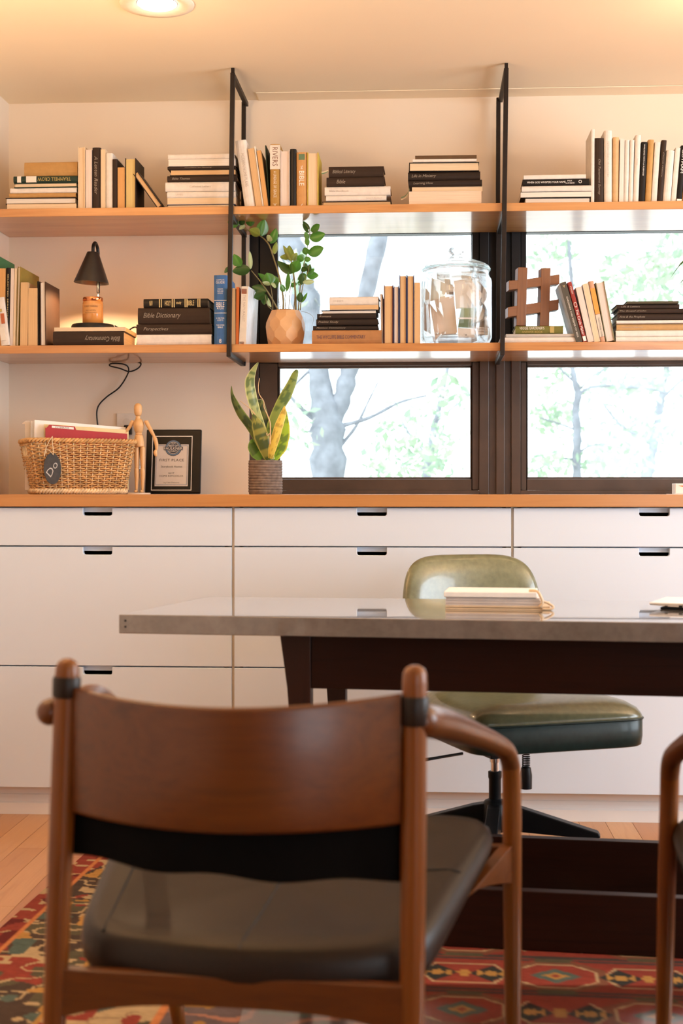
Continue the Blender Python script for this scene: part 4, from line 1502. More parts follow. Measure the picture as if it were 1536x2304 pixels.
# middle board, second bay
pile('m', [
    ('thick rust orange commentary at the bottom of the pile by the plant pot', 701.5, 858.5, 742.7, 'rust', 'cream', S, 0, dict(yaw=0, texts=[('THE WYCLIFFE BIBLE COMMENTARY', .585, .70, .26, 'u')])),
    ('lowest of the three dark books on the rust orange commentary', 704, 850, 732.8, 'dark', 'cream', S, 0, dict(texts=[('Matthew Commentary', .72, .45, .38, 'c', .3)])),
    ('middle one of three dark books on the rust orange commentary', 711, 849.6, 717.6, 'dark', 'cream', S, 0, dict(texts=[('Psalms Study', .80, .33, .40, 'c', .3)])),
    ('topmost of the three dark books on the rust orange commentary', 713, 845.6, 705.8, 'dark', 'cream', S, 0, dict(texts=[('Romans', .86, .2, .35, 'c', .3)])),
    ('thin white paged book on the three dark ones', 722.5, 847, 697.4, 'dark', 'white', P, 0),
    ('tan paged paperback near the top of the pile by the plant pot', 741, 851, 685.8, 'pink', 'tan', P, 0, soft),
    ('pinkish white book on top of the pile by the plant pot', 740.5, 851, 667.5, 'white', 'white', S, 0, dict(texts=[('on guard', .82, .2, .25, 'n')], yaw=-1.5))])
stand('slim maroon edged booklet at the start of the tan row by the jar', 857, 862.5, 661.5, 'm', 'maroon', 'pink', P, lean=-1.0, Yo=.03, **soft)
for a in [
    ('broad tan paged hardback first in the row beside the glass jar', 863, 884, 641.5, 'maroon', 'tan', P, {}),
    ('narrow pinkish paged hardback second in the row beside the jar', 884.8, 897.3, 643, 'navy', 'pink', P, {}),
    ('tall tan paged hardback third in the row beside the jar', 897.9, 914.6, 619, 'navy', 'tan', P, {}),
    ('tall tan paged hardback fourth in the row beside the jar', 915, 931.2, 619, 'navy', 'tan', P, {}),
    ('shorter tan paged book touching the glass jar', 931.8, 945, 635.5, 'tan', 'tan', P, soft)]:
    stand(*a[:4], 'm', *a[4:7], **a[7])
# middle board, third bay
zh = pile('m', [
    ('thin white book at the bottom under the wooden hash sign', 1126, 1296, 758.6, 'white', 'white', S, 0, dict(yaw=0, d=.2)),
    ('thin grey white book under the olive green gardening book', 1138, 1293, 751, 'grey', 'white', S, 0, dict(yaw=0, d=.2)),
    ('olive green gardening book under the wooden hash sign', 1159, 1266.7, 733, (.16, .15, .035), 'cream', S, 0,
     dict(yaw=0, d=.16, texts=[("VEGGIE GARDENER'S", .655, .52, .34, 'h', 0, .20), ('ANSWER BOOK', .645, .44, .26, 'o', 0, -.28)], bars=[(.19, .28, 'o', -.4, .4)]))])
for a in [
    ('dark olive spined book with a pale cover leaning beside the hash sign', 1296, 1311, 633, 'pale', 'white', S, -15.3,
     dict(d=.17, texts=[('GARDENER AND KEEPER OF BEES', .42, .68, .24, 'h'), ('Y', .93, .4, .007, 'g', 0, 0, True)], bars=[(.003, .997, 'dk', -.5, .5)])),
    ('red spined paperback with white title leaning on the dark olive one', 1312, 1322, 633, 'red', 'cream', S, -14.8,
     dict(hard=False, texts=[('The Circle Maker', .33, .42, .6, 'w', .1), ('MARK', .86, .13, .35, 'h'), ('O', .62, .09, .8, 'h')], bars=[(.02, .1, 'w', -.35, .35)])),
    ('pinkish paged book leaning after the red paperback', 1322.6, 1336.6, 644, 'pink', 'pink', P, -12.6, soft),
    ('cream paged book leaning before the orange and white spine', 1337, 1350.6, 637, 'white', 'cream', P, -11.6, soft),
    ('slim book with an orange and white spine leaning in the row', 1351, 1363, 631, (.60, .34, .22), 'cream', S, -11.2,
     dict(texts=[('TRADITIONAL HOMES', .24, .32, .3, 'k')], bars=[(.46, .88, 'y', -.46, .46), (.09, .45, 't', -.46, .46)])),
    ('thick pinkish paged book leaning last before the dark pile', 1363.6, 1384, 632, (.26, .23, .13), 'pink', P, -10.2, {})]:
    k = dict(a[8])
    INKS.setdefault('dk', plain('dark_olive_spine', (.065, .055, .038), .55))
    stand(*a[:4], 'm', *a[4:7], lean=a[7], **k)
pile('m', [
    ('white book lowest in the pile at the picture edge', 1385, 1548, 757.5, 'white', 'white', S, 0, dict(yaw=0)),
    ('white book second from below in the pile at the picture edge', 1385, 1547, 743, 'white', 'white', S, 0, dict(yaw=0)),
    ('tan spined book in the pile at the picture edge', 1386.6, 1546, 728.5, (.52, .31, .13), 'white', S, 0, dict(yaw=0, texts=[('Concordance', .78, .3, .2, 'n')])),
    ('thin white book on the tan spine at the picture edge', 1386.6, 1545, 720.6, 'white', 'white', S, 0, dict(yaw=0)),
    ('lowest dark brown book of the pile at the picture edge', 1388, 1541, 705.6, 'brown', 'white', S, 0, dict(yaw=.5, texts=[('Acts & the Prophets', .78, .38, .38, 'c', .3)])),
    ('second dark brown book with chalk writing at the picture edge', 1391, 1539, 694.4, 'brown', 'white', S, 0, dict(yaw=-.5, texts=[('The Gospel of John', .78, .40, .38, 'c', .3)])),
    ('upper dark brown book with chalk writing at the picture edge', 1387, 1528, 684.6, 'brown', 'white', S, 0, dict(yaw=.8, texts=[('Life & Letters', .78, .3, .36, 'c', .3)])),
    ('thin olive black book topping the pile at the picture edge', 1409.5, 1526, 677.6, 'dolive', 'white', S, 0, dict(yaw=0))])

# ribbons hanging from two of the dark books
def ribbon(label, pts, cols, Y):
    for i, off in enumerate(cols):
        p = smooth_path([W(u, v, Y - .001 * i) + Vector((0, 0, off[1])) for u, v in pts], 6)
        m = MB()
        for a_ in p:
            m.v += [a_ + Vector((0, -.0002, -.0016)), a_ + Vector((0, -.0002, .0016))]
        n_ = len(p)
        m.f = [[2 * k, 2 * k + 1, 2 * k + 3, 2 * k + 2] for k in range(n_ - 1)]
        mo_ = m.build('bookmark_ribbon', off[0])
        tag(mo_, label % off[2], 'ribbon')
rg_, rw_ = plain('ribbon_green', (.10, .20, .10), .5), plain('ribbon_cream', (.60, .52, .36), .5)
ribbon('%s bookmark ribbon sticking out of the short pile of dark books', [(738, 386), (733, 388), (728, 390), (723, 390.5)], [(rg_, 0, 'dark green'), (rw_, .004, 'cream white')], YS + .03)
ribbon('%s bookmark ribbon drooping from the leather books near the second hanger', [(921, 421), (918, 432), (911, 441), (902, 445)], [(rg_, 0, 'dark green'), (rw_, -.006, 'cream white')], YS + .03)

# ------------------------------------------------------------------ candle warmer lamp, candle, cord
lp = W(209, 730, 4.84)
lz = zl + .0006
t = thing('candle_lamp', 'black candle warmer lamp with a cone shade on two stacked books', 'lamp', (lp.x, lp.y, lz))
pxm = 4.88 / F
MB().lathe([(.0715, 0), (.0735, .002), (.0735, .013), (.070, .0185), (.02, .0195), (.001, .0195)], 48).build('base', M_BLACK, t, smooth=True, angle=40)
zsh0, zsh1 = W(208, 637, 4.84).z - lz, W(208, 569, 4.84).z - lz
ztop = W(210, 541, 4.84).z - lz
post = smooth_path([(.006, .055, .018), (.006, .055, .12), (.005, .055, zsh1 + .0), (.003, .047, ztop - .012), (.001, .026, ztop - .004), (0, .005, ztop - .018), (0, 0, zsh1)], 8)
MB().tube(post[:10], .0042, 10).build('post', M_CHROME, t, smooth=True)
MB().tube(post[9:], .0058, 10).build('neck', M_BLACK, t, smooth=True)
R = Matrix.Translation((0, 0, zsh1)) @ Matrix.Rotation(radians(3), 4, 'Y')
hs = zsh0 - zsh1
MB().lathe([(.010, .004), (.0195, .002), (.0605, hs), (.0590, hs), (.0185, -.002), (.010, -.001)], 48, m=R).build('shade', plain('lamp_shade_black', (.016, .012, .010), .36, .1), t, smooth=True, angle=50)
MB().ellipsoid((0, 0, zsh0 + .036), (.012, .012, .018), 12).build('bulb', emit('bulb_warm', (1.0, .62, .28), 30), t, smooth=True)
sp = lamp('candle_lamp_light', 'SPOT', (lp.x, lp.y, lz + zsh0 + .012), (0, 0, 0), 16.0, (1.0, .66, .36), .02)
sp.data.spot_size = radians(150)
sp.data.spot_blend = .25
t = thing('candle_jar', 'amber glass candle jar with a copper rim standing under the lamp shade', 'candle', (lp.x, lp.y, lz + .0198))
hj = W(208, 670, 4.84).z - lz - .0198
M_AMB = plain('amber_jar', (.62, .27, .07), .22, .05, coat=.5)
MB().lathe([(.032, 0), (.0355, .003), (.0355, hj * .80), (.033, hj * .845), (.033, hj * .85), (.030, hj * .85), (.030, .006)], 40).build('jar', M_AMB, t, smooth=True, angle=50)
MB().lathe([(.0295, .0065), (.0295, .03), (.001, .031)], 30).build('wax', plain('wax', (.85, .62, .35), .5), t, smooth=True)
MB().lathe([(.0335, hj * .85), (.0345, hj * .86), (.0345, hj * .975), (.0335, hj), (.0300, hj), (.0300, hj * .85)], 40, closed=True).build('copper_rim', plain('copper', (.62, .24, .10), .2, .05, metal=1), t, smooth=True, angle=50)
lab = MB().grid(lambda a, b: Vector((.0358 * sin((a - .5) * 2.3), -.0358 * cos((a - .5) * 2.3), hj * (.37 + .37 * b))), 24, 2)
lab.build('paper_label', plain('kraft_label', (.60, .30, .10), .7), t, smooth=True)
lt = MB()
put_text(lt, 'SUNDAY MORNING', (0, 0, 0), (1, 0, 0), (0, 0, 1), .05, .006)
put_text(lt, 'soy candle', (0, 0, -.014), (1, 0, 0), (0, 0, 1), .036, .005)
put_text(lt, '8 oz hand poured', (0, 0, -.022), (1, 0, 0), (0, 0, 1), .04, .004)
for p in lt.v:
    a_ = p.x / .0362
    p.x, p.y, p.z = .0362 * sin(a_), -.0362 * cos(a_), p.z + hj * .64
lt.build('label_lettering', INKS['b'], t)
cpts = [(258, 733, 4.86), (272, 741, 4.88), (286, 751, 4.93), (296, 760, 4.97), (300, 752, 4.99), (289, 745, 4.98), (304, 736, 5.0), (312, 750, 5.05), (306, 790, 5.09), (306, 812, 5.085), (317, 818, 5.07), (310, 829, 5.06), (291, 836, 5.055),
        (270, 829, 5.05), (247, 823, 5.06), (252, 818, 5.07), (276, 819, 5.06), (288, 826, 5.07), (287, 842, 5.08), (268, 872, 5.085), (240, 893, 5.088), (221, 914, 5.09), (218, 940, 5.09), (226, 975, 5.088), (255, 990, 5.085), (283, 978, 5.078), (290, 968, 5.074)]
cp = smooth_path([W(*p) for p in cpts], 6)
o = MB().tube(cp, .0026, 8).build('power_cord', M_BLACK, smooth=True)
tag(o, 'black lamp cord looping under the shelf and down the wall', 'cord')
op = W(285, 966, YW)
t = thing('wall_outlet', 'white wall outlet with a black plug behind the wooden figure', 'outlet', (op.x, YW, op.z))
MB().box(-.036, .036, -.006, -.0003, -.058, .058).build('cover_plate', plain('outlet_white', (.72, .66, .60), .45), t, bevel=.002)
MB().box(-.005, .022, -.03, -.0062, -.020, .014).build('plug', M_BLACK, t, bevel=.003)
for s in (-1, 1):
    MB().prism([(.014 * cos(a), .026 * s + .014 * sin(a)) for a in np.linspace(0, 2 * pi, 18)[:-1]], -.0072, -.0061).build('socket', plain('outlet_face', (.66, .60, .54), .5), t)

# ------------------------------------------------------------------ basket with folders
bp_ = W(157, 1112, 4.66)
BRZ = radians(25)
bk = thing('wicker_basket', 'rectangular wicker basket full of folders on the worktop', 'basket', (bp_.x - .0, bp_.y + .105, ZS), BRZ)
Hb = .180
def brect(t_, z, off=0.0):
    """rounded rectangle, t_ in 0..1 round the basket, flaring upwards"""
    f = z / Hb
    a, b = .148 + .033 * f + off, .088 + .022 * f + off
    th_ = 2 * pi * t_
    c_, s_ = cos(th_), sin(th_)
    n_ = 7.0
    g = (abs(c_) ** n_ + abs(s_) ** n_) ** (1 / n_)
    return Vector((a * c_ / g, b * s_ / g, z))
def bt_(k, n):                   # even steps along the perimeter
    return BT[int(k / n * 2000) % 2000]
acc, BT, per_ = [0], [], [brect(i / 4000, .1) for i in range(4001)]
for i in range(4000):
    acc.append(acc[-1] + (per_[i + 1] - per_[i]).length)
j = 0
for i in range(2000):
    while acc[j] < acc[-1] * i / 2000:
        j += 1
    BT.append(j / 4000)
NST = 46
def rim_z(p):                    # the rim dips slightly and leaves hand holes at both ends
    return Hb + .004 * cos(p * 4 * pi)
M_WICK = plain('wicker', (.56, .32, .125), .55, .30, 55, spec=.35)
M_WICKL = plain('wicker_pale', (.74, .56, .34), .55, .25, 55, spec=.35)
def hole(p):
    v = brect(p, .1)
    return abs(v.x) > .14 and abs(v.y) < .045
wv = MB()
NR = 23
for r_ in range(NR):
    z = .020 + r_ * (Hb - .034) / (NR - 1)
    pts = []
    npt = NST * 4
    seg = []
    def flush():
        if len(seg) > 3:
            wv.tube(seg, .0031, 5)
        seg.clear()
    for k in range(npt + 1):
        p = bt_(k % npt, npt)
        if Hb - .052 < z < Hb - .018 and hole(p):
            flush()
            continue
        ph = cos(pi * k / 4 + (pi if r_ % 2 else 0))
        seg.append(brect(p, z + .0012 * sin(k * 1.7 + r_), .0038 * ph + .0005 * sin(k * 3.1 + r_ * 2)))
    flush()
wv.build('weave', M_WICK, bk, smooth=True, kind='stuff')
st = MB()
for k in range(NST):
    p = bt_(k * 4 + 0, NST * 4)
    p = BT[int((k + .0) / NST * 2000) % 2000]
    st.tube([brect(p, .004), brect(p, .08), brect(p, Hb - .006)], .0024, 5)
st.build('stakes', M_WICKL, bk, smooth=True, kind='stuff')
def braid(nm, z0, rad, mat, nstr=3):
    m = MB()
    for s in range(nstr):
        pts = []
        for k in range(300):
            p = BT[int(k / 300 * 2000)]
            a = 2 * pi * (k / 300 * 30 + s / nstr)
            pts.append(brect(p, z0 + rad * .8 * sin(a), rad * .8 * cos(a)))
        m.tube(pts, rad * .72, 6, closed=True)
    return m.build(nm, mat, bk, smooth=True)
braid('rim', Hb - .002, .0062, M_WICK)
braid('foot_braid', .0105, .0068, M_WICKL)
MB().box(-.145, .145, -.082, .082, .010, .014).build('base', M_WICK, bk)
bm_ = mw(bk)
def in_basket(name, label, cat, y, z0, x0, x1, zl_, zr, mat, th=.0022, tab=None, wave=.0):
    """a folder or sheaf standing in the basket; its upper edge falls from zl_ to zr"""
    t = thing(name, label, cat, bm_ @ Vector((0, y, .016)), BRZ)
    n_ = 14
    poly = [(x0, 0), (x1, 0)] + [(x1 + (x0 - x1) * k / n_, zr + (zl_ - zr) * k / n_ + wave * sin(k * 1.3)) for k in range(n_ + 1)]
    m = MB().prism(poly, -th / 2, th / 2)
    m.build('sheet', mat, t)
    if tab:
        a, b, h_, lmat, txt = tab
        za = zr + (zl_ - zr) * (x1 - a) / (x1 - x0)
        zb_ = zr + (zl_ - zr) * (x1 - b) / (x1 - x0)
        MB().prism([(a - .012, za - .004), (b + .006, zb_ - .004), (b, zb_ + h_), (a, za + h_)], -th / 2 - .0003, th / 2).build('tab', mat, t)
        if txt:
            l = MB().prism([(a + .008, za + .001), (b - .004, zb_ + .001), (b - .004, zb_ + h_ - .003), (a + .008, za + h_ - .003)], -th / 2 - .0011, -th / 2 - .0004)
            l.build('tab_label', M_PAPER, t)
            sl_ = (zb_ - za) / (b - a)
            dx_ = Vector((1, 0, sl_)).normalized()
            put_text(MB(), txt, (0, 0, 0), (1, 0, 0), (0, 0, 1), 1, 1)
            q = put_text(MB(), txt, ((a + b) / 2, -th / 2 - .0016, (za + zb_) / 2 + h_ * .5 - .001), dx_, (-dx_.z, 0, dx_.x), .045, .005)
            q.build('tab_lettering', M_INK, t)
    return t
m_red = plain('red_folder', (.36, .012, .016), .5, .05)
m_man = plain('manila', (.72, .58, .30), .6, .04)
in_basket('file_folder', 'red file folder with a white labelled tab in the wicker basket', 'folder', -.055, 0, -.118, .158, .206, .190, m_red, .003, (-.105, -.02, .011, 1, 'ESTIMATES'))
in_basket('file_folder', 'yellow file folder behind the red one in the wicker basket', 'folder', -.042, 0, -.12, .166, .219, .203, m_man, .003, wave=.0007)
in_basket('file_folder', 'second yellow file folder pressed against white papers in the basket', 'folder', -.034, 0, -.10, .164, .214, .204, plain('manila_pale', (.76, .66, .42), .6), .003, wave=.0006)
in_basket('paper_sheaf', 'thick sheaf of white papers standing in the wicker basket', 'papers', -.015, 0, -.148, .160, .233, .213, M_PAPER, .018)
in_basket('paper_sheaf', 'second white paper sheaf at the back of the wicker basket', 'papers', .012, 0, -.155, .12, .230, .217, plain('paper_cool', (.76, .74, .72), .7), .012)
in_basket('envelope', 'white envelope corner with a coral edge in the wicker basket', 'envelope', .03, 0, -.172, .10, .226, .216, plain('envelope_cream', (.70, .60, .50), .7), .003, (-.170, -.158, .006, 0, None))
# slate tag on a string
tgp = bm_ @ Vector((-.108, -.120, .142))
tg = thing('slate_tag', 'oval black slate tag tied to the front of the basket', 'tag', tgp, BRZ + radians(2))
tg.rotation_euler = (radians(-7), 0, BRZ)
pl_ = [(.0285 * cos(a), -.058 + .052 * sin(a)) for a in np.linspace(0, 2 * pi, 40)[:-1]]
MB().prism(pl_, -.004, .0).build('slate', plain('slate', (.035, .034, .036), .7, .2, 60, bmp=.2), tg, bevel=.001)
q = MB()
ax_ = Vector((cos(radians(58)), 0, sin(radians(58))))
put_text(q, 'Do', (-.002, -.0046, -.060), ax_, (-ax_.z, 0, ax_.x), .052, .022, .2)
q.build('chalk_lettering', plain('chalk_white', (.42, .41, .40), .9), tg)
stg = MB()
stg.tube(smooth_path([(.003, -.005, -.014), (.003, -.007, .004), (.001, -.005, .030), (.004, .004, .050)], 5), .0013, 6)
stg.tube(smooth_path([(.003, -.006, -.012), (-.018, -.006, .006), (-.026, -.005, -.020), (-.022, -.007, .004), (-.008, -.005, .034), (.003, .004, .050)], 5), .0011, 6)
stg.build('string', plain('cotton_string', (.62, .50, .34), .9), tg, smooth=True)

# ------------------------------------------------------------------ wooden artist's figure
M_MAN = wood('mannequin_wood', (.66, .39, .17), (.58, .32, .13), 'Z', .5, .1, .2, 1.5, .5)
YM = 4.80
mp = W(309, 1110, YM)
mn = thing('artist_mannequin', 'jointed wooden artist figure standing beside the basket', 'figurine', (mp.x, YM, ZS))
mi = mw(mn).inverted()
ps = 4.86 / F
def P2(u, v, dy=0.0):
    return mi @ W(u, v, YM + dy)
def turned(name, pts, parent=mn, sy=1.0):
    """a turned piece: (u, v, half width in pixels) from end to end"""
    pp, rr = smooth_path([P2(p[0], p[1], p[3] if len(p) > 3 else 0) for p in pts], 4, [p[2] * ps for p in pts])
    return MB().tube(pp, rr, 14, sx=1.0).build(name, M_MAN, parent, smooth=True, angle=60)
turned('head', [(310.5, 907, 1), (310.5, 908.5, 5), (310.5, 913, 8.6), (310.5, 920, 9.6), (310.5, 928, 8.8), (310.5, 934, 7), (310.5, 936, 4)])
turned('neck', [(310.5, 935, 3.5), (310.5, 938, 5.5), (310.5, 942, 5.5), (310.5, 945, 7)])
turned('torso', [(311, 941, 4), (311, 944, 8), (311.5, 950, 11.5), (312, 957, 12.5), (312, 965, 11), (312, 972, 8.5), (312, 974, 6)])
turned('waist', [(312, 973, 6.5), (312, 976, 8), (312, 979, 6.5)])
turned('pelvis', [(312, 978, 6), (312, 980, 9), (312.5, 988, 10.5), (313, 997, 12), (313, 1004, 12), (313, 1006, 8)])
for nm, pts in (('upper_arm', [(299, 946, 3), (298, 949, 5), (294, 957, 4.2), (287, 967, 3.8), (284, 971, 3)]), ('forearm', [(284, 970, 3), (280, 980, 3.6), (275, 992, 3.0), (272, 999, 2.2)]),
                ('upper_arm', [(328, 946, 3), (329, 949, 5), (336, 962, 4.4), (343, 975, 4.0), (347, 982, 3)]), ('forearm', [(346, 981, 3), (349, 988, 4.6), (352, 1000, 4.2), (352, 1010, 3), (351.5, 1013, 2)]),
                ('hand', [(351, 1012, 2), (349.5, 1017, 4.2), (350, 1022, 4.0), (352, 1027, 1.5)]), ('hand', [(272, 999, 2), (269, 1006, 4), (267, 1012, 1.5)])):
    turned(nm, [(p[0], p[1], p[2], -.004) for p in pts])
for c_ in (307, 320.5):
    turned('thigh', [(c_, 1004, 3), (c_, 1008, 6), (c_, 1020, 5.8), (c_ + .2, 1040, 5.2), (c_, 1052, 4.2), (c_, 1054, 2.5)])
    turned('shin', [(c_, 1052, 3), (c_, 1056, 5.2), (c_ + .5, 1070, 5.2), (c_, 1090, 3.6), (c_, 1101, 2.8), (c_, 1104, 1.5)])
    f_ = P2(c_, 1105)
    MB().ellipsoid((f_.x, f_.y - .009, .0105), (.0062, .016, .0052), 10).build('shoe', M_MAN, mn, smooth=True)
rb = P2(314, 1107, .012)
MB().tube([(rb.x, rb.y, .005), (rb.x, rb.y, P2(313, 1000).z)], .0016, 8).build('support_rod', M_CHROME, mn, smooth=True)
MB().lathe([(.044, 0), (.045, .001), (.045, .0045), (.043, .0055), (.001, .0055)], 40).build('base', plain('mannequin_base', (.66, .55, .44), .5), mn, smooth=True, angle=40)

# ------------------------------------------------------------------ award plaque leaning on the wall
YP = 4.93
p0, p1 = W(326, 1110, YP), W(450, 1110, YP)
wp_ = (p1 - p0).length
hp_ = W(393, 966, YP + .035).z - ZS
lean = radians(10)
pk = thing('award_plaque', 'black award plaque with a silver plate leaning on the wall', 'plaque', ((p0.x + p1.x) / 2, YP, ZS + .0005), 0, rot=(-lean, 0, radians(2)))
hp_ = hp_ / cos(lean)
wt_ = wp_ * 1.0
vs = MB().box(-wt_ / 2, wt_ / 2, 0, .016, 0.003, hp_)
vs.build('board', plain('plaque_black', (.006, .005, .0045), .3, .1, spec=.2), pk, bevel=.004)
def pq(x0, x1, z0, z1, y, nm, mat, hole=None):
    if hole is None:
        return MB().box(x0, x1, y - .0009, y, z0, z1).build(nm, mat, pk)
    a, b, c_, d_ = hole
    m = MB().box(x0, a, y - .0009, y, z0, z1).box(b, x1, y - .0009, y, z0, z1).box(a, b, y - .0009, y, z0, c_).box(a, b, y - .0009, y, d_, z1)
    return m.build(nm, mat, pk)
sx_, sz_ = wt_ / 127.0, hp_ / 144.0
X = lambda u: (u - 390.5) * sx_
Zp = lambda v: (1110 - v) * sz_
pq(X(341), X(433.5), Zp(1102), Zp(981), -.0003, 'silver_border', M_WHITEINK, (X(342.6), X(431.9), Zp(1100.2), Zp(982.8)))
pq(X(349), X(425), Zp(1092.5), Zp(1000), -.0006, 'silver_plate', plain('silver_plate', (.66, .62, .60), .35, .03), None)
pq(X(351), X(423), Zp(1090), Zp(1002.5), -.0017, 'plate_line', plain('plate_line', (.18, .24, .36), .5), (X(351.9), X(422.1), Zp(1089), Zp(1003.5)))
def disc(r0, r1, y, nm, mat):
    c_ = Vector((X(390), 0, Zp(1008)))
    m = MB()
    for r_, yy in ((r0, y), (r1, y)):
        m.v += [Vector((c_.x + r_ * cos(a), yy, c_.z + r_ * sin(a))) for a in np.linspace(0, 2 * pi, 49)[:-1]]
    m.f = [[k, (k + 1) % 48, 48 + (k + 1) % 48, 48 + k] for k in range(48)]
    return m.build(nm, mat, pk)
R0 = 18.8 * sx_
navy = plain('emblem_navy', (.018, .028, .055), .5)
blu = plain('emblem_blue', (.12, .22, .38), .5)
disc(0.0001, R0, -.0022, 'emblem_disc', navy)
disc(R0 * .80, R0 * .93, -.0026, 'emblem_ring', blu)
disc(R0 * .70, R0 * .74, -.0026, 'emblem_ring', M_WHITEINK)
q = MB()
put_text(q, 'BEST OF', (X(390), -.0028, Zp(1003)), (1, 0, 0), (0, 0, 1), 20 * sx_, 4.2 * sz_)
put_text(q, 'FAULKNER', (X(390), -.0030, Zp(1009)), (1, 0, 0), (0, 0, 1), 42 * sx_, 6.2 * sz_)
put_text(q, 'COUNTY', (X(390), -.0028, Zp(1015)), (1, 0, 0), (0, 0, 1), 20 * sx_, 4.0 * sz_)
put_text(q, '2020', (X(390), -.0028, Zp(998.3)), (1, 0, 0), (0, 0, 1), 9 * sx_, 2.6 * sz_)
q.build('emblem_lettering', M_WHITEINK, pk)
MB().box(X(368), X(412), -.0029, -.0027, Zp(1013), Zp(1005.2)).build('emblem_banner', navy, pk)
q = MB()
for s_, v_, l_, h_ in (('FIRST PLACE', 1035, 56, 5.5), ('Storybook Homes', 1050, 49, 6), ('BEST', 1064, 13, 3.6), ('HOME REMODELER', 1070, 54, 3.8), ('Log Cabin Democrat', 1085, 37, 4)):
    put_text(q, s_, (X(387), -.0019, Zp(v_)), (1, 0, 0), (0, 0, 1), l_ * sx_, h_ * sz_, 0, 1.1 if s_.isupper() else 1.0)
q.build('plate_lettering', M_INK, pk)

# ------------------------------------------------------------------ snake plant
YSN = 4.74
sp0 = W(597, 1112, YSN)
sn = thing('snake_plant', 'snake plant with banded yellow green leaves in a ribbed grey pot', 'plant', (sp0.x, YSN, ZS))
si = mw(sn).inverted()
rp = 38.5 * 4.77 / F
hpz = W(597, 1036, YSN).z - ZS
prof = [(rp * .93, 0), (rp * .97, .003)]
for k in range(11):
    z = .006 + k * (hpz - .012) / 11
    dz = (hpz - .012) / 11
    prof += [(rp * .965, z), (rp, z + dz * .3), (rp, z + dz * .75), (rp * .965, z + dz)]
prof += [(rp * .99, hpz - .003), (rp * .97, hpz), (rp * .90, hpz), (rp * .88, hpz - .012)]
MB().lathe(prof, 48).build('pot', plain('ribbed_stoneware', (.17, .125, .10), .75, .3, 70, bmp=.35), sn, smooth=True, angle=60)
MB().lathe([(rp * .9, hpz - .012), (rp * .4, hpz - .004), (.001, hpz - .001)], 24).build('soil', plain('soil', (.10, .045, .025), .95, .5, 120, bmp=.8), sn, smooth=True)
M_SNAKE = attrcolor('snake_leaf', .38, transl=.22)
def blade(pts, face=0.0, seed=0, base_col=(.16, .19, .035), edge_col=(.50, .46, .07), dark=(.05, .085, .022)):
    """a leaf from (u, v, half width px, depth offset) knots"""
    pp, hw = smooth_path([si @ W(p[0], p[1], YSN + p[3]) for p in pts], 7, [p[2] * 4.77 / F for p in pts])
    n_ = len(pp)
    m = MB()
    cols = []
    L = 0
    nx_ = 9
    r2 = random.Random(seed)
    for i in range(n_):
        T = (pp[min(i + 1, n_ - 1)] - pp[max(i - 1, 0)]).normalized()
        if i:
            L += (pp[i] - pp[i - 1]).length
        side = Vector((0, 1, 0)).cross(T)
        side = (Matrix.Rotation(face, 3, T) @ side).normalized()
        nn = T.cross(side)
        band = float(vnoise(np.array([L * 95 + seed * 7]), np.array([seed * 1.7]), seed)[0])
        for j in range(nx_):
            c_ = j / (nx_ - 1) * 2 - 1
            m.v.append(pp[i] + side * (c_ * hw[i]) + nn * (.30 * hw[i] * c_ * c_))
            e = abs(c_)
            wob = float(vnoise(np.array([L * 60 + 3]), np.array([c_ * 3 + seed]), seed + 3)[0])
            k = base_col if band + (wob - .5) * .5 > .45 else dark
            if e > .80:
                k = edge_col
            cols.append((*[min(.95, q_ * 1.3) for q_ in k], 1))
    for i in range(n_ - 1):
        for j in range(nx_ - 1):
            m.f.append([i * nx_ + j, i * nx_ + j + 1, (i + 1) * nx_ + j + 1, (i + 1) * nx_ + j])
    nv_ = len(m.v)
    m.c = cols
    o = m.build('leaf', M_SNAKE, sn, smooth=True)
    return o
YE, PALE = (.55, .46, .10), (.50, .42, .10)
blade([(612, 1034, 8, .01), (600, 1000, 10, .015), (588, 960, 11, .02), (575, 920, 11.5, .025), (566, 885, 13, .02), (563, 858, 12, .01), (570, 835, 7, .0), (581, 815, .6, -.01)], .5, 1, (.30, .34, .13), (.62, .62, .30), (.12, .17, .06))
blade([(600, 1034, 8, .0), (585, 1000, 11, .0), (563, 962, 11, .0), (541, 932, 10.5, 0), (527, 905, 7.5, -.005), (521, 885, 3.5, -.01), (520.5, 868, .5, -.01)], -.4, 2, (.085, .12, .03), (.20, .26, .06), (.03, .055, .018))
blade([(606, 1034, 9, -.02), (597, 1008, 15, -.025), (588, 982, 17, -.03), (579, 955, 13, -.03), (569, 932, 2, -.03)], .15, 3, (.24, .24, .05), (.36, .36, .09), (.07, .10, .025))
blade([(609, 1034, 7, .02), (609, 1000, 12, .03), (614, 960, 14, .03), (628, 918, 12, .03), (643, 890, 13, .03), (655, 865, 10.5, .03), (664, 842, 7.5, .03), (668.5, 832, 2.5, .03)], .2, 4, (.17, .22, .045), (.30, .36, .08), (.075, .12, .03))
blade([(608, 1032, 5, -.03), (612, 1010, 9, -.04), (619, 985, 10, -.045), (628, 955, 9.5, -.045), (637, 930, 7, -.04), (640, 914, 1, -.04)], .0, 5, (.60, .45, .08), (.70, .58, .16), (.40, .28, .05))
blade([(615, 1034, 8, .03), (628, 1005, 17, .035), (637, 975, 15, .04), (641, 950, 9, .045), (640, 918, 2, .045)], -.3, 6, (.28, .42, .03), (.66, .58, .05), (.12, .20, .03))
blade([(590, 1032, 9, .03), (578, 1018, 15, .035), (569, 1003, 12, .04), (567, 988, 2, .045)], .4, 7, (.10, .22, .03), (.16, .30, .04), (.05, .11, .02))
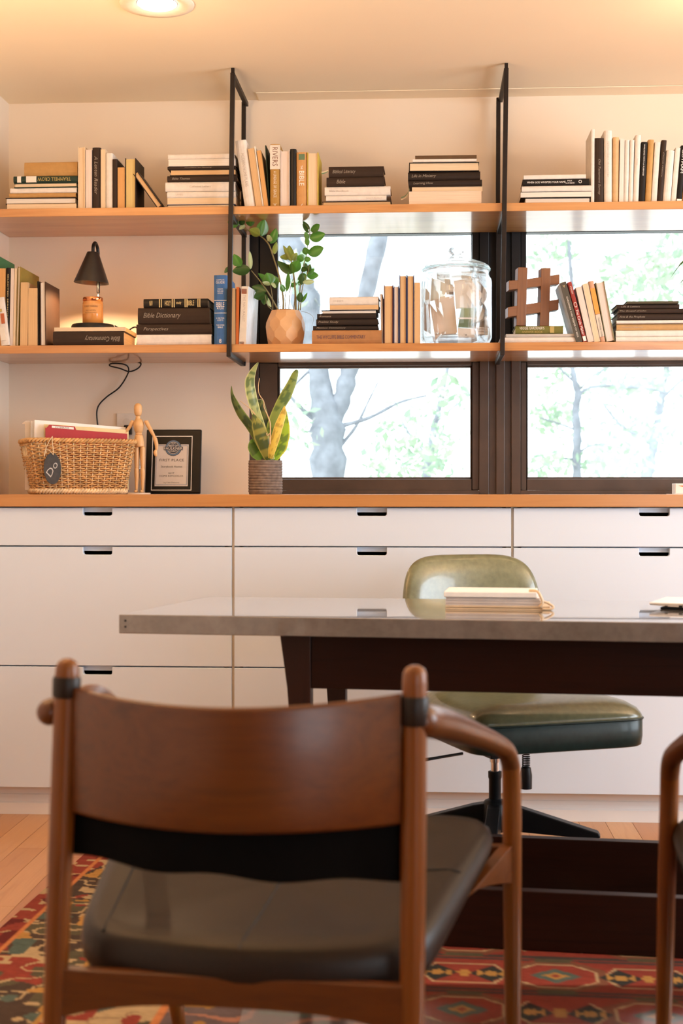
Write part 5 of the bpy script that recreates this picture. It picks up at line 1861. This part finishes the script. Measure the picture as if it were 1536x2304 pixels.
blade([(602, 1032, 9, .03), (601, 990, 12, .04), (594, 940, 10, .045), (586, 905, 7, .045), (577, 905, 1, .045)], .1, 8, (.10, .12, .03), (.42, .48, .25), (.035, .05, .02))
blade([(610, 1032, 6, .0), (604, 1012, 9, -.01), (596, 998, 7, -.02), (588, 988, 1, -.02)], -.2, 9, (.20, .22, .05), (.50, .50, .10), (.06, .09, .02))
tw = MB()
for pts in ([(607, 1000), (608, 958), (603, 938), (594, 917), (593, 903), (583, 887), (581, 870), (583.5, 851)], [(574, 933), (565, 922), (556, 914), (540, 902)], [(607, 975), (601, 980), (599, 974)]):
    pp = smooth_path([si @ W(u, v, YSN - .05) for u, v in pts], 5)
    tw.tube(pp, [.0022 * (1 - .5 * i / len(pp)) for i in range(len(pp))], 6)
tw.build('dry_stalk', plain('dry_stalk', (.60, .42, .24), .8), sn, smooth=True)

# ------------------------------------------------------------------ potted ZZ plant in a faceted pot
YZ = 4.83
zp = W(642, 770, YZ)
zz = thing('potted_plant', 'glossy green houseplant in a faceted terracotta tan pot', 'plant', (zp.x, YZ, ZM + .0004))
zi = mw(zz).inverted()
hz = W(642, 700, YZ).z - ZM
bm2 = bmesh.new()
bmesh.ops.create_cube(bm2, size=.4)
cz = hz * .46
planes = []
for row, (zr_, off) in enumerate(((-.052, .5), (-.018, 0), (.016, .5), (.050, 0))):
    for k in range(10):
        a = 2 * pi * (k + off) / 10 + .13
        r_ = .0645 * sqrt(1 - (zr_ / .092) ** 2)
        nrm = Vector((r_ / .0645 ** 2 * cos(a), r_ / .0645 ** 2 * sin(a), zr_ / .092 ** 2)).normalized()
        planes.append((Vector((r_ * cos(a), r_ * sin(a), zr_ + hz * .47)), nrm))
planes += [(Vector((0, 0, 0)), Vector((0, 0, -1))), (Vector((0, 0, hz)), Vector((0, 0, 1)))]
for co_, no_ in planes:
    geom = bm2.verts[:] + bm2.edges[:] + bm2.faces[:]
    res = bmesh.ops.bisect_plane(bm2, geom=geom, plane_co=co_, plane_no=no_, clear_outer=True)
    ed = [e for e in res['geom_cut'] if isinstance(e, bmesh.types.BMEdge)]
    if ed:
        bmesh.ops.contextual_create(bm2, geom=ed)
bmesh.ops.remove_doubles(bm2, verts=bm2.verts, dist=.0004)
m = MB()
bm2.verts.index_update()
m.v = [v.co.copy() for v in bm2.verts]
m.f = [[v.index for v in f.verts] for f in bm2.faces]
bm2.free()
m.build('pot', plain('faceted_clay', (.60, .35, .17), .5, .08, 20), zz, bevel=.0007, bseg=1)
MB().lathe([(.036, 0), (.03, .004), (.001, .005)], 20, c=(0, 0, hz + .0002)).build('soil', MATS['soil'], zz)
ZX = lambda x, y: (500 + x / 5.908, 470 + y / 5.908)
M_ZSTEM = plain('zz_stem', (.20, .17, .07), .5)
STEMS = [([(810, 1360), (805, 1150), (745, 860), (690, 680), (620, 480), (520, 370), (400, 315), (260, 245), (130, 185)], 11, .02), ([(750, 1360), (620, 1130), (500, 960), (385, 820)], 9, -.02),
         ([(975, 1360), (970, 1100), (945, 860), (915, 690)], 13, -.01), ([(1010, 1360), (1040, 1000), (1080, 750), (1115, 620), (1140, 420), (1160, 290), (1070, 160)], 7, .02),
         ([(1035, 1350), (1065, 1050), (1125, 870), (1150, 800)], 6, -.03), ([(885, 1360), (895, 1100), (940, 930)], 5, .03), ([(770, 1330), (740, 1150)], 4, .03), ([(670, 1360), (668, 1200), (640, 1010)], 6, -.03),
         ([(660, 1340), (600, 1280), (570, 1150)], 5, -.04), ([(840, 1340), (835, 1150), (880, 1000), (885, 850)], 5, .035), ([(1050, 1360), (1150, 1390), (1210, 1450), (1190, 1560)], 2, -.05), ([(945, 1360), (960, 1200), (960, 1040)], 5, .02)]
sm_ = MB()
for pts, wpx, dy in STEMS:
    q = []
    for i, p in enumerate(pts):
        f = i / (len(pts) - 1)
        u, v = ZX(*p)
        q.append(zi @ W(u, v, YZ + dy * f))
    pp = smooth_path(q, 6)
    r0 = wpx / 5.908 * 4.85 / F
    sm_.tube(pp, [r0 * (1.25 - .7 * i / len(pp)) for i in range(len(pp))], 7)
sm_.build('stem', M_ZSTEM, zz, smooth=True)
M_ZLEAF = attrcolor('zz_leaf', .28, transl=.4, spec=.6)
LV = """690 600 720 440 50 2|640 460 720 260 85 1|600 430 640 350 70 3|520 360 560 140 112 1|500 350 360 270 85 2|380 230 350 66 88 1|300 215 225 272 40 3|270 215 240 115 60 0|220 195 70 175 90 1
370 800 130 830 100 0|375 800 365 565 45 3|245 760 150 605 95 1|100 770 28 850 40 0|650 1010 480 855 60 1|640 1000 590 850 130 1|720 1000 650 1015 60 3|640 1015 530 970 40 3|590 1090 395 1035 95 0|560 1130 420 1180 90 0
550 1120 560 1280 70 0|560 1150 650 1310 45 3|720 1020 690 890 70 1|940 850 730 700 88 0|940 840 1015 680 105 1|920 700 812 488 50 2|920 690 885 490 85 2|940 690 990 585 62 2|905 640 765 640 55 2|930 780 840 745 50 2|940 860 925 720 60 1
1165 285 1300 215 85 1|1160 270 1070 165 45 0|1150 320 1065 205 32 0|1155 390 1368 335 105 1|1140 410 1100 305 50 1|1135 490 1120 360 48 1|1130 590 1352 520 110 1|1115 610 1095 510 72 1|1085 665 1182 670 52 1|1080 690 1000 620 85 1|1080 750 1140 785 60 0|1060 770 1110 835 60 0
1110 870 1005 945 85 1|1120 870 1282 890 78 1|1120 865 1225 800 55 1|1060 970 1232 970 50 3|1130 845 1172 735 48 0|1050 1010 1060 850 52 0|1040 1240 1030 1105 62 0|1050 1245 1132 1115 30 1|960 1040 925 980 62 1|850 1100 885 835 48 1|830 1100 775 1000 55 1
1000 1000 1090 960 46 1|690 1060 735 960 44 0|930 760 985 720 52 2""".replace('\n', '|')
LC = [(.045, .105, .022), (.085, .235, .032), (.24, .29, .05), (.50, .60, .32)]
for i, s in enumerate(LV.split('|')):
    x0, y0, x1, y1, wd, sh_i = [float(a) for a in s.split()]
    r2 = random.Random(i * 13 + 5)
    dy = r2.uniform(-.03, .035)
    u0_, v0_ = ZX(x0, y0)
    u1_, v1_ = ZX(x1, y1)
    a_, b_ = zi @ W(u0_, v0_, YZ + dy * .7), zi @ W(u1_, v1_, YZ + dy + r2.uniform(-.015, .015))
    ax = b_ - a_
    L = ax.length
    T = ax.normalized()
    side = Vector((0, 1, 0)).cross(T).normalized()
    nn = T.cross(side)
    tilt = r2.uniform(-.5, .5)
    side, nn = side * cos(tilt) + nn * sin(tilt), nn * cos(tilt) - side * sin(tilt)
    hw = wd * 1.4 / 5.908 * 4.85 / F / 2 / max(.8, cos(tilt))
    m = MB()
    cols = []
    nu_, nv_ = 12, 7
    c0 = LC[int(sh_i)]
    for iu in range(nu_):
        t_ = iu / (nu_ - 1)
        wv_ = hw * (sin(pi * min(1, t_ ** .85)) ** .72 if 0 < t_ < 1 else 0.02)
        for jv in range(nv_):
            c_ = jv / (nv_ - 1) * 2 - 1
            m.v.append(a_ + T * (t_ * L) + side * (c_ * wv_) + nn * (.28 * wv_ * c_ * c_ - .10 * L * t_ * t_ + .03 * L))
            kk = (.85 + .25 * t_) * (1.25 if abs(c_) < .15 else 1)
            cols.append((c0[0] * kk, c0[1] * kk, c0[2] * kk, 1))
    for iu in range(nu_ - 1):
        for jv in range(nv_ - 1):
            m.f.append([iu * nv_ + jv, iu * nv_ + jv + 1, (iu + 1) * nv_ + jv + 1, (iu + 1) * nv_ + jv])
    m.c = cols
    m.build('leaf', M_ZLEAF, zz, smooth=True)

# ------------------------------------------------------------------ glass jar of paper cards
YJ = 4.855
jp = W(1026, 769, YJ)
jr = 79.5 * 4.87 / F
jar = thing('glass_jar', 'large lidded glass jar filled with paper cards', 'jar', (jp.x, YJ, ZM + .0004))
ji = mw(jar).inverted()
zj = lambda v: W(1026, v, YJ).z - ZM
zs_, zn_, zl0, zl1, zk = zj(629), zj(614), zj(611), zj(577), zj(557)
body = [(.001, .004), (jr * .80, .004), (jr * .93, .010), (jr, .030), (jr, zs_ - .012), (jr * .985, zs_), (jr * .93, zs_ + .008), (jr * .915, zn_), (jr * .93, zn_ + .002), (jr * .90, zn_ + .003),
        (jr * .885, zs_ + .010), (jr * .935, zs_ - .002), (jr * .95, zs_ - .014), (jr * .95, .034), (jr * .88, .016), (jr * .76, .012), (.001, .012)]
MB().lathe(body, 64).build('body', M_JAR, jar, smooth=True, angle=50)
lid = [(jr * .93, zn_ + .0035), (jr * .955, zn_ + .006), (jr * .955, zn_ + .014), (jr * .93, zn_ + .020), (jr * .80, zn_ + .030), (jr * .50, zn_ + .042), (jr * .22, zn_ + .050), (jr * .13, zl1 + .002), (jr * .12, zl1 + .005),
       (jr * .20, zl1 + .010), (jr * .235, zl1 + .018), (jr * .22, zk - .006), (jr * .14, zk), (.001, zk)]
lid2 = [(.001, zn_ + .044), (jr * .22, zn_ + .043), (jr * .50, zn_ + .035), (jr * .78, zn_ + .023), (jr * .86, zn_ + .012), (jr * .86, zn_ + .0035)]
MB().lathe(lid2 + lid, 64).build('lid', M_JAR, jar, smooth=True, angle=50)
MB().tube([Vector((jr * .948 * cos(a), jr * .948 * sin(a), zn_ + .010)) for a in np.linspace(0, 2 * pi, 65)[:-1]], .0030, 8, closed=True).build('lid_rim', glass('rim_glass', (.86, .94, .94), 0.0, 1.45), jar, smooth=True)
m_card = plain('card_stock', (.84, .70, .58), .75, .04)
m_card2 = plain('card_white', (.88, .82, .75), .75, .03)
m_card3 = plain('card_grey', (.58, .54, .48), .75, .03)
m_cg = plain('card_green', (.16, .22, .13), .7)
J = lambda x, y, dy: ji @ W(930 + x / 8.084, 540 + y / 8.084, YJ + dy)
def card(label, quad, dy, mat, bend=0.0, group='cards in the glass jar', extra=None):
    c4 = [J(x, y, dy + q_) for (x, y), q_ in quad]
    n_ = 7
    m = MB()
    pts = []
    nrm = (c4[1] - c4[0]).cross(c4[3] - c4[0]).normalized()
    for off in (0, .0006):
        for i in range(n_):
            for j in range(n_):
                s, r_ = i / (n_ - 1), j / (n_ - 1)
                p = (c4[0] * (1 - s) + c4[1] * s) * (1 - r_) + (c4[3] * (1 - s) + c4[2] * s) * r_
                m.v.append(p + nrm * (bend * 4 * r_ * (1 - r_) + off))
    for off in (0, n_ * n_):
        for i in range(n_ - 1):
            for j in range(n_ - 1):
                m.f.append([off + i * n_ + j, off + i * n_ + j + 1, off + (i + 1) * n_ + j + 1, off + (i + 1) * n_ + j])
    o = thing('paper_card', label, 'card', group=group)
    o.location = mw(jar) @ (sum(c4, Vector()) / 4)
    mi2 = mw(jar)
    m.v = [mi2 @ p for p in m.v]
    m.build('card', mat, o, world=True, smooth=True)
    if extra:
        for nm, (xa, xb, ya, yb), mt in extra:
            q = [J(x, y, dy - .0012) for x, y in ((xa, ya), (xb, ya), (xb, yb), (xa, yb))]
            MB().add([mi2 @ p for p in q], [[0, 1, 2, 3]]).build(nm, mt, o, world=True)
    return o
q4 = lambda *a: [((a[2 * i], a[2 * i + 1]), 0.0) for i in range(4)]
card('big cream card leaning at the middle back of the glass jar', q4(730, 770, 1040, 740, 1060, 1250, 770, 1260), -.010, m_card2)
card('cream card standing on its corner high in the glass jar', q4(1060, 740, 1265, 1000, 1120, 1215, 960, 980), -.022, m_card2, .004)
card('grey card upright behind the others in the glass jar', q4(420, 620, 700, 640, 730, 960, 440, 960), .035, m_card3, .01)
card('greenish white card at the top side of the glass jar', q4(330, 690, 580, 760, 580, 1060, 300, 1120), .005, plain('card_mint', (.76, .74, .64), .75), .006)
card('card printed with a dark stripe in the glass jar', q4(600, 820, 740, 850, 740, 1020, 600, 1010), .0, m_card2, .0, extra=[('printed_stripe', (650, 740, 945, 1005), plain('stripe_dark', (.08, .04, .05), .7))])
card('tall curled card folding down the middle of the glass jar', q4(460, 1060, 740, 1020, 800, 1700, 560, 1720), -.030, m_card, .018)
card('second curled card nested behind the folded one in the jar', q4(380, 1080, 680, 1060, 780, 1740, 520, 1760), -.022, plain('card_tan', (.80, .64, .49), .75), .022)
card('long pinkish card leaning from the jar side to its floor', q4(300, 1150, 520, 1440, 570, 1640, 400, 1830), -.055, plain('card_pink', (.84, .68, .57), .75), .004, extra=[('card_mark', (450, 475, 1690, 1720), M_INK)])
card('pinkish card squeezed along the side of the glass jar', q4(200, 1130, 300, 1180, 320, 1720, 200, 1640), -.03, plain('card_rose', (.70, .52, .42), .75), .0)
card('upright card edge near the wall of the glass jar', q4(215, 870, 290, 960, 300, 1240, 205, 1180), .0, m_card, .0)
card('dull green card with a pale band in the glass jar', q4(850, 1230, 1095, 1250, 1060, 1600, 800, 1600), -.035, m_cg, .0, extra=[('pale_band', (805, 1068, 1410, 1440), m_card2), ('light_half', (846, 1090, 1240, 1405), plain('card_green_light', (.30, .36, .20), .7))])
card('white card with a dark dot at the foot of the glass jar', q4(800, 1600, 1070, 1610, 1120, 1785, 810, 1785), -.060, m_card2, .0, extra=[('dot', (935, 968, 1725, 1752), M_INK)])
card('oval cut card bent over at the jar side', q4(1195, 1145, 1290, 1290, 1250, 1440, 1065, 1520), -.040, plain('card_bone', (.70, .62, .52), .75), .012)
card('cream card curling round the far side of the glass jar', q4(1270, 860, 1345, 870, 1340, 1250, 1230, 1120), .0, m_card2, .004)
card('small striped card lying low at the jar side', q4(1070, 1580, 1280, 1590, 1280, 1720, 1090, 1720), -.035, m_card, .006, extra=[('printed_line', (1085, 1275, 1612, 1620), INKS['b']), ('printed_line', (1085, 1275, 1660, 1668), INKS['b'])])
card('brown card tucked behind the striped one in the jar', q4(1120, 1440, 1280, 1430, 1280, 1590, 1090, 1580), -.02, plain('card_brown', (.30, .20, .13), .75))
card('pale card upright at the far lower side of the glass jar', q4(1290, 1400, 1370, 1380, 1380, 1780, 1290, 1790), -.025, m_card2, .0)
card('white card flat against the back under the jar shoulder', q4(700, 660, 1050, 610, 1060, 760, 740, 780), .05, m_card2, .006)
card('cream slip lying on the floor of the glass jar', [((500, 1740), -.06), ((800, 1720), -.06), ((820, 1765), .03), ((480, 1790), .03)], 0, m_card, .0)

# ------------------------------------------------------------------ wooden hash sign on the green book
YH = 4.80
hq = W(1199, 733, YH)
hs_ = thing('hash_sign', 'carved wooden hash sign standing on the olive green book', 'ornament', (hq.x, YH, zh + .0006), 0)
hi = mw(hs_).inverted()
H2 = lambda u, v: (hi @ W(u, v, YH))
def xz(u, v):
    p = H2(u, v)
    return (p.x, max(p.z, 0.0))
M_HASH = wood('hash_wood', (.20, .074, .020), (.135, .046, .012), 'Z', .5, .1, .2, 1.5)
M_HASHX = wood('hash_wood_cross', (.21, .078, .021), (.145, .048, .0125), 'X', .5, .1, .2, 1.5)
R = Matrix.Rotation(radians(7), 4, 'Z')
for q in (((1159.5, 734), (1181, 734), (1185.2, 603), (1163.5, 603)), ((1213, 734), (1234.5, 734), (1237.8, 603), (1216.5, 604))):
    MB().prism([xz(*p) for p in q], -.010, .042, m=R).build('upright', M_HASH, hs_, bevel=.0015)
for q in (((1142.5, 654.5), (1258, 639), (1258, 617), (1165, 632), (1142.5, 633)), ((1140.5, 715), (1256, 697), (1256.5, 673), (1163, 689), (1140.5, 693))):
    MB().prism([xz(*p) for p in q], -.0095, .0415, m=R).build('crossbar', M_HASHX, hs_, bevel=.0015)

# ------------------------------------------------------------------ things at the edge of the frame
rp_ = W(1640, 769, 4.85)
t = thing('grass_plant', 'slender leaved potted plant reaching in at the window edge', 'plant', (rp_.x, 4.85, ZM + .0004))
ti_ = mw(t).inverted()
MB().lathe([(.045, 0), (.055, .004), (.062, .10), (.058, .10), (.052, .09), (.001, .09)], 28).build('pot', plain('white_pot', (.7, .68, .65), .4), t, smooth=True, angle=40)
M_GRASS = attrcolor('grass_leaf', .4, transl=.3)
for i, pts in enumerate(([(1636, 700), (1600, 600), (1560, 575), (1535, 590), (1522, 605), (1508, 625)], [(1636, 700), (1605, 640), (1570, 615), (1546, 622), (1524, 643)], [(1640, 700), (1620, 590), (1580, 550), (1545, 575), (1530, 600)], [(1642, 700), (1650, 590), (1690, 540), (1730, 560)], [(1642, 700), (1670, 620), (1720, 600)])):
    pp = smooth_path([ti_ @ W(u, v, 4.85 + .02 * (i - 2)) for u, v in pts], 6)
    m, cols = MB(), []
    n_ = len(pp)
    for k, p in enumerate(pp):
        w_ = .0055 * sin(pi * min(.98, (k + 1) / n_) ** .8) + .0004
        for s in (-1, 0, 1):
            m.v.append(p + Vector((.3 * s * w_, .6 * s * w_, s * w_)))
            cols.append((.07, .14, .035, 1))
    for k in range(n_ - 1):
        for s in (0, 1):
            m.f.append([k * 3 + s, k * 3 + s + 1, k * 3 + s + 4, k * 3 + s + 3])
    m.c = cols
    m.build('leaf', M_GRASS, t, smooth=True)
bx = W(1519, 1110, 4.9)
t = thing('tissue_box', 'small white box with an orange print on the worktop by the window', 'box', (bx.x + .06, 4.9, ZS + .002))
MB().box(-.06, .06, 0, .07, 0, .035).build('carton', plain('carton_white', (.80, .76, .72), .5), t, bevel=.0015)
MB().add([(-.050, -.0006, .028), (.058, -.0006, .028), (.058, -.0006, .010), (-.030, -.0006, .022)], [[0, 1, 2, 3]]).build('orange_print', plain('orange_print', (.75, .20, .04), .5), t)
MB().lathe([(.010, -.0009), (.009, -.0009)], 20, c=(0, 0, 0), m=Matrix.Translation((-.034, 0, .016)) @ Matrix.Rotation(pi / 2, 4, 'X')).build('orange_dot', plain('orange_print', (.75, .20, .04), .5), t)
o = MB().box(bx.x - .014, bx.x + .15, 4.86, 5.0, ZS + .0002, ZS + .0018).build('paper_sheet', M_PAPER)
tag(o, 'white paper sheet lying under the orange printed box', 'paper')

# ------------------------------------------------------------------ outside: trees in leaf on a slope of grass
gm = plain('pale_patio', (.60, .58, .53), .9, .1, 2)
structure('ground', MB().box(-30, 30, 5.5, 40, -1.2, -1.0), gm)['label'] = 'pale sunlit patio outside the windows'
M_BARK = plain('bark', (.20, .215, .24), .9, .3, 9, spec=.2, bmp=.4)
def leafcloud(m, cols, c, r, n, size, r2, tones):
    for _ in range(n):
        while True:
            p = Vector((r2.uniform(-1, 1), r2.uniform(-1, 1), r2.uniform(-1, 1)))
            if p.length < 1:
                break
        p = Vector(c) + Vector((p.x * r[0], p.y * r[1], p.z * r[2]))
        a = Vector((r2.gauss(0, 1), r2.gauss(0, 1), r2.gauss(0, 1))).normalized()
        b = a.cross(Vector((r2.gauss(0, 1), r2.gauss(0, 1), r2.gauss(0, 1)))).normalized()
        s = size * r2.uniform(.6, 1.3)
        k = len(m.v)
        m.v += [p - a * s, p + b * s * .45, p + a * s, p - b * s * .45]
        m.f.append([k, k + 1, k + 2, k + 3])
        cols += [(*r2.choice(tones), 1)] * 4
M_TREELEAF = attrcolor('tree_leaf', .6, transl=.35, spec=.3)
TONES = [(.30, .40, .27), (.38, .45, .33), (.26, .36, .26), (.46, .48, .40)]
def tree(label, d, limbs, clouds, seed):
    r2 = random.Random(seed)
    base = PD(limbs[0][0][0], 1108, d)
    base.z = -1.0
    t = thing('tree', label, 'tree', base, group='trees outside the windows')
    m = MB()
    for limb in limbs:
        pp, rr = smooth_path([PD(p[0], p[1], d + (p[3] if len(p) > 3 else 0)) for p in limb], 5, [p[2] * d / F / 2 for p in limb])
        m.tube(pp, [r_ * (1 + .10 * sin(i * 1.9) + .06 * sin(i * 4.1)) for i, r_ in enumerate(rr)], 12)
    m.build('trunk', M_BARK, t, smooth=True, world=True)
    m, cols = MB(), []
    for (u, v, ru, rv, n_, s_) in clouds:
        leafcloud(m, cols, PD(u, v, d + r2.uniform(-.6, .8)), (ru * d / F, .8, rv * d / F), n_, s_, r2, TONES)
    if cols:
        m.c = cols
        m.build('foliage', M_TREELEAF, t, world=True, kind='stuff', normals=False)
    return t
tree('big tree with a forked pale trunk outside the first window', 9.5,
     [[(742, 1800, 96), (740, 1250, 84), (738, 1060, 78), (735, 950, 74), (722, 880, 52), (712, 800, 44), (690, 690, 64), (668, 600, 62), (640, 500, 55), (600, 300, 45)],
      [(744, 960, 40), (768, 900, 42), (786, 830, 42), (805, 740, 38), (826, 650, 38), (850, 545, 42), (880, 420, 36), (910, 250, 30)],
      [(712, 800, 20), (680, 770, 16), (640, 740, 14), (590, 700, 12)], [(735, 960, 16), (690, 930, 12), (650, 890, 9), (610, 860, 7)],
      [(760, 960, 12), (830, 940, 9), (900, 905, 7), (960, 890, 5)], [(760, 1010, 10), (800, 960, 8), (830, 900, 5), (850, 860, 4)], [(830, 650, 8), (846, 620, 5), (852, 590, 4)],
      [(700, 830, 8), (660, 870, 6), (640, 905, 5)]],
     [(930, 960, 90, 70, 130, .04), (900, 1040, 110, 50, 170, .04), (660, 960, 60, 60, 90, .04), (1000, 1030, 60, 50, 70, .04), (680, 640, 40, 60, 50, .05), (1010, 880, 50, 40, 50, .05)], 3)
tree('slim young tree with side branches outside the second window', 11.0,
     [[(1300, 1700, 26), (1299, 1200, 24), (1297, 1040, 20), (1298, 980, 20), (1295, 920, 16), (1300, 888, 17), (1291, 850, 13), (1286, 800, 12), (1290, 700, 11), (1280, 560, 8), (1275, 400, 6)],
      [(1300, 890, 8), (1320, 875, 7), (1350, 868, 7), (1400, 870, 9), (1450, 873, 6), (1500, 885, 5)], [(1292, 860, 6), (1275, 845, 5), (1262, 830, 5), (1250, 800, 4)], [(1296, 968, 6), (1280, 962, 5), (1262, 955, 4), (1215, 940, 4)],
      [(1297, 1035, 7), (1270, 1032, 6), (1240, 1040, 5), (1200, 1060, 4)], [(1300, 880, 5), (1330, 850, 4), (1370, 825, 4)], [(1298, 1020, 6), (1340, 1000, 4), (1400, 1010, 4)]],
     [(1410, 868, 90, 22, 190, .04), (1240, 940, 50, 40, 150, .04), (1450, 970, 60, 40, 150, .04), (1380, 1040, 90, 40, 220, .04), (1230, 1050, 50, 35, 130, .04), (1420, 660, 120, 90, 330, .05), (1240, 570, 60, 40, 110, .05), (1500, 570, 60, 60, 170, .05), (1350, 760, 130, 60, 260, .05), (1230, 860, 40, 40, 70, .04)], 5)
tree('leafy tree further off behind the slim young one', 16.0,
     [[(1440, 1500, 40), (1445, 1150, 30), (1470, 1000, 22), (1490, 880, 16), (1520, 700, 12)], [(1470, 1000, 10), (1400, 960, 8), (1350, 900, 5)], [(1485, 900, 8), (1560, 830, 6), (1620, 780, 5)], [(1450, 1100, 8), (1380, 1060, 6), (1330, 1010, 4)]],
     [(1440, 720, 260, 180, 800, .06), (1420, 960, 240, 120, 600, .06)], 8)
tree('distant tree between the forked trunk and the mullion', 18.0,
     [[(960, 1500, 36), (955, 1150, 26), (970, 1000, 18), (1000, 860, 12), (1030, 700, 8)], [(965, 1030, 8), (910, 960, 6), (880, 880, 5)], [(980, 950, 7), (1040, 900, 5), (1090, 870, 4)]],
     [(930, 1010, 130, 70, 200, .06), (1030, 940, 90, 110, 90, .06)], 11)
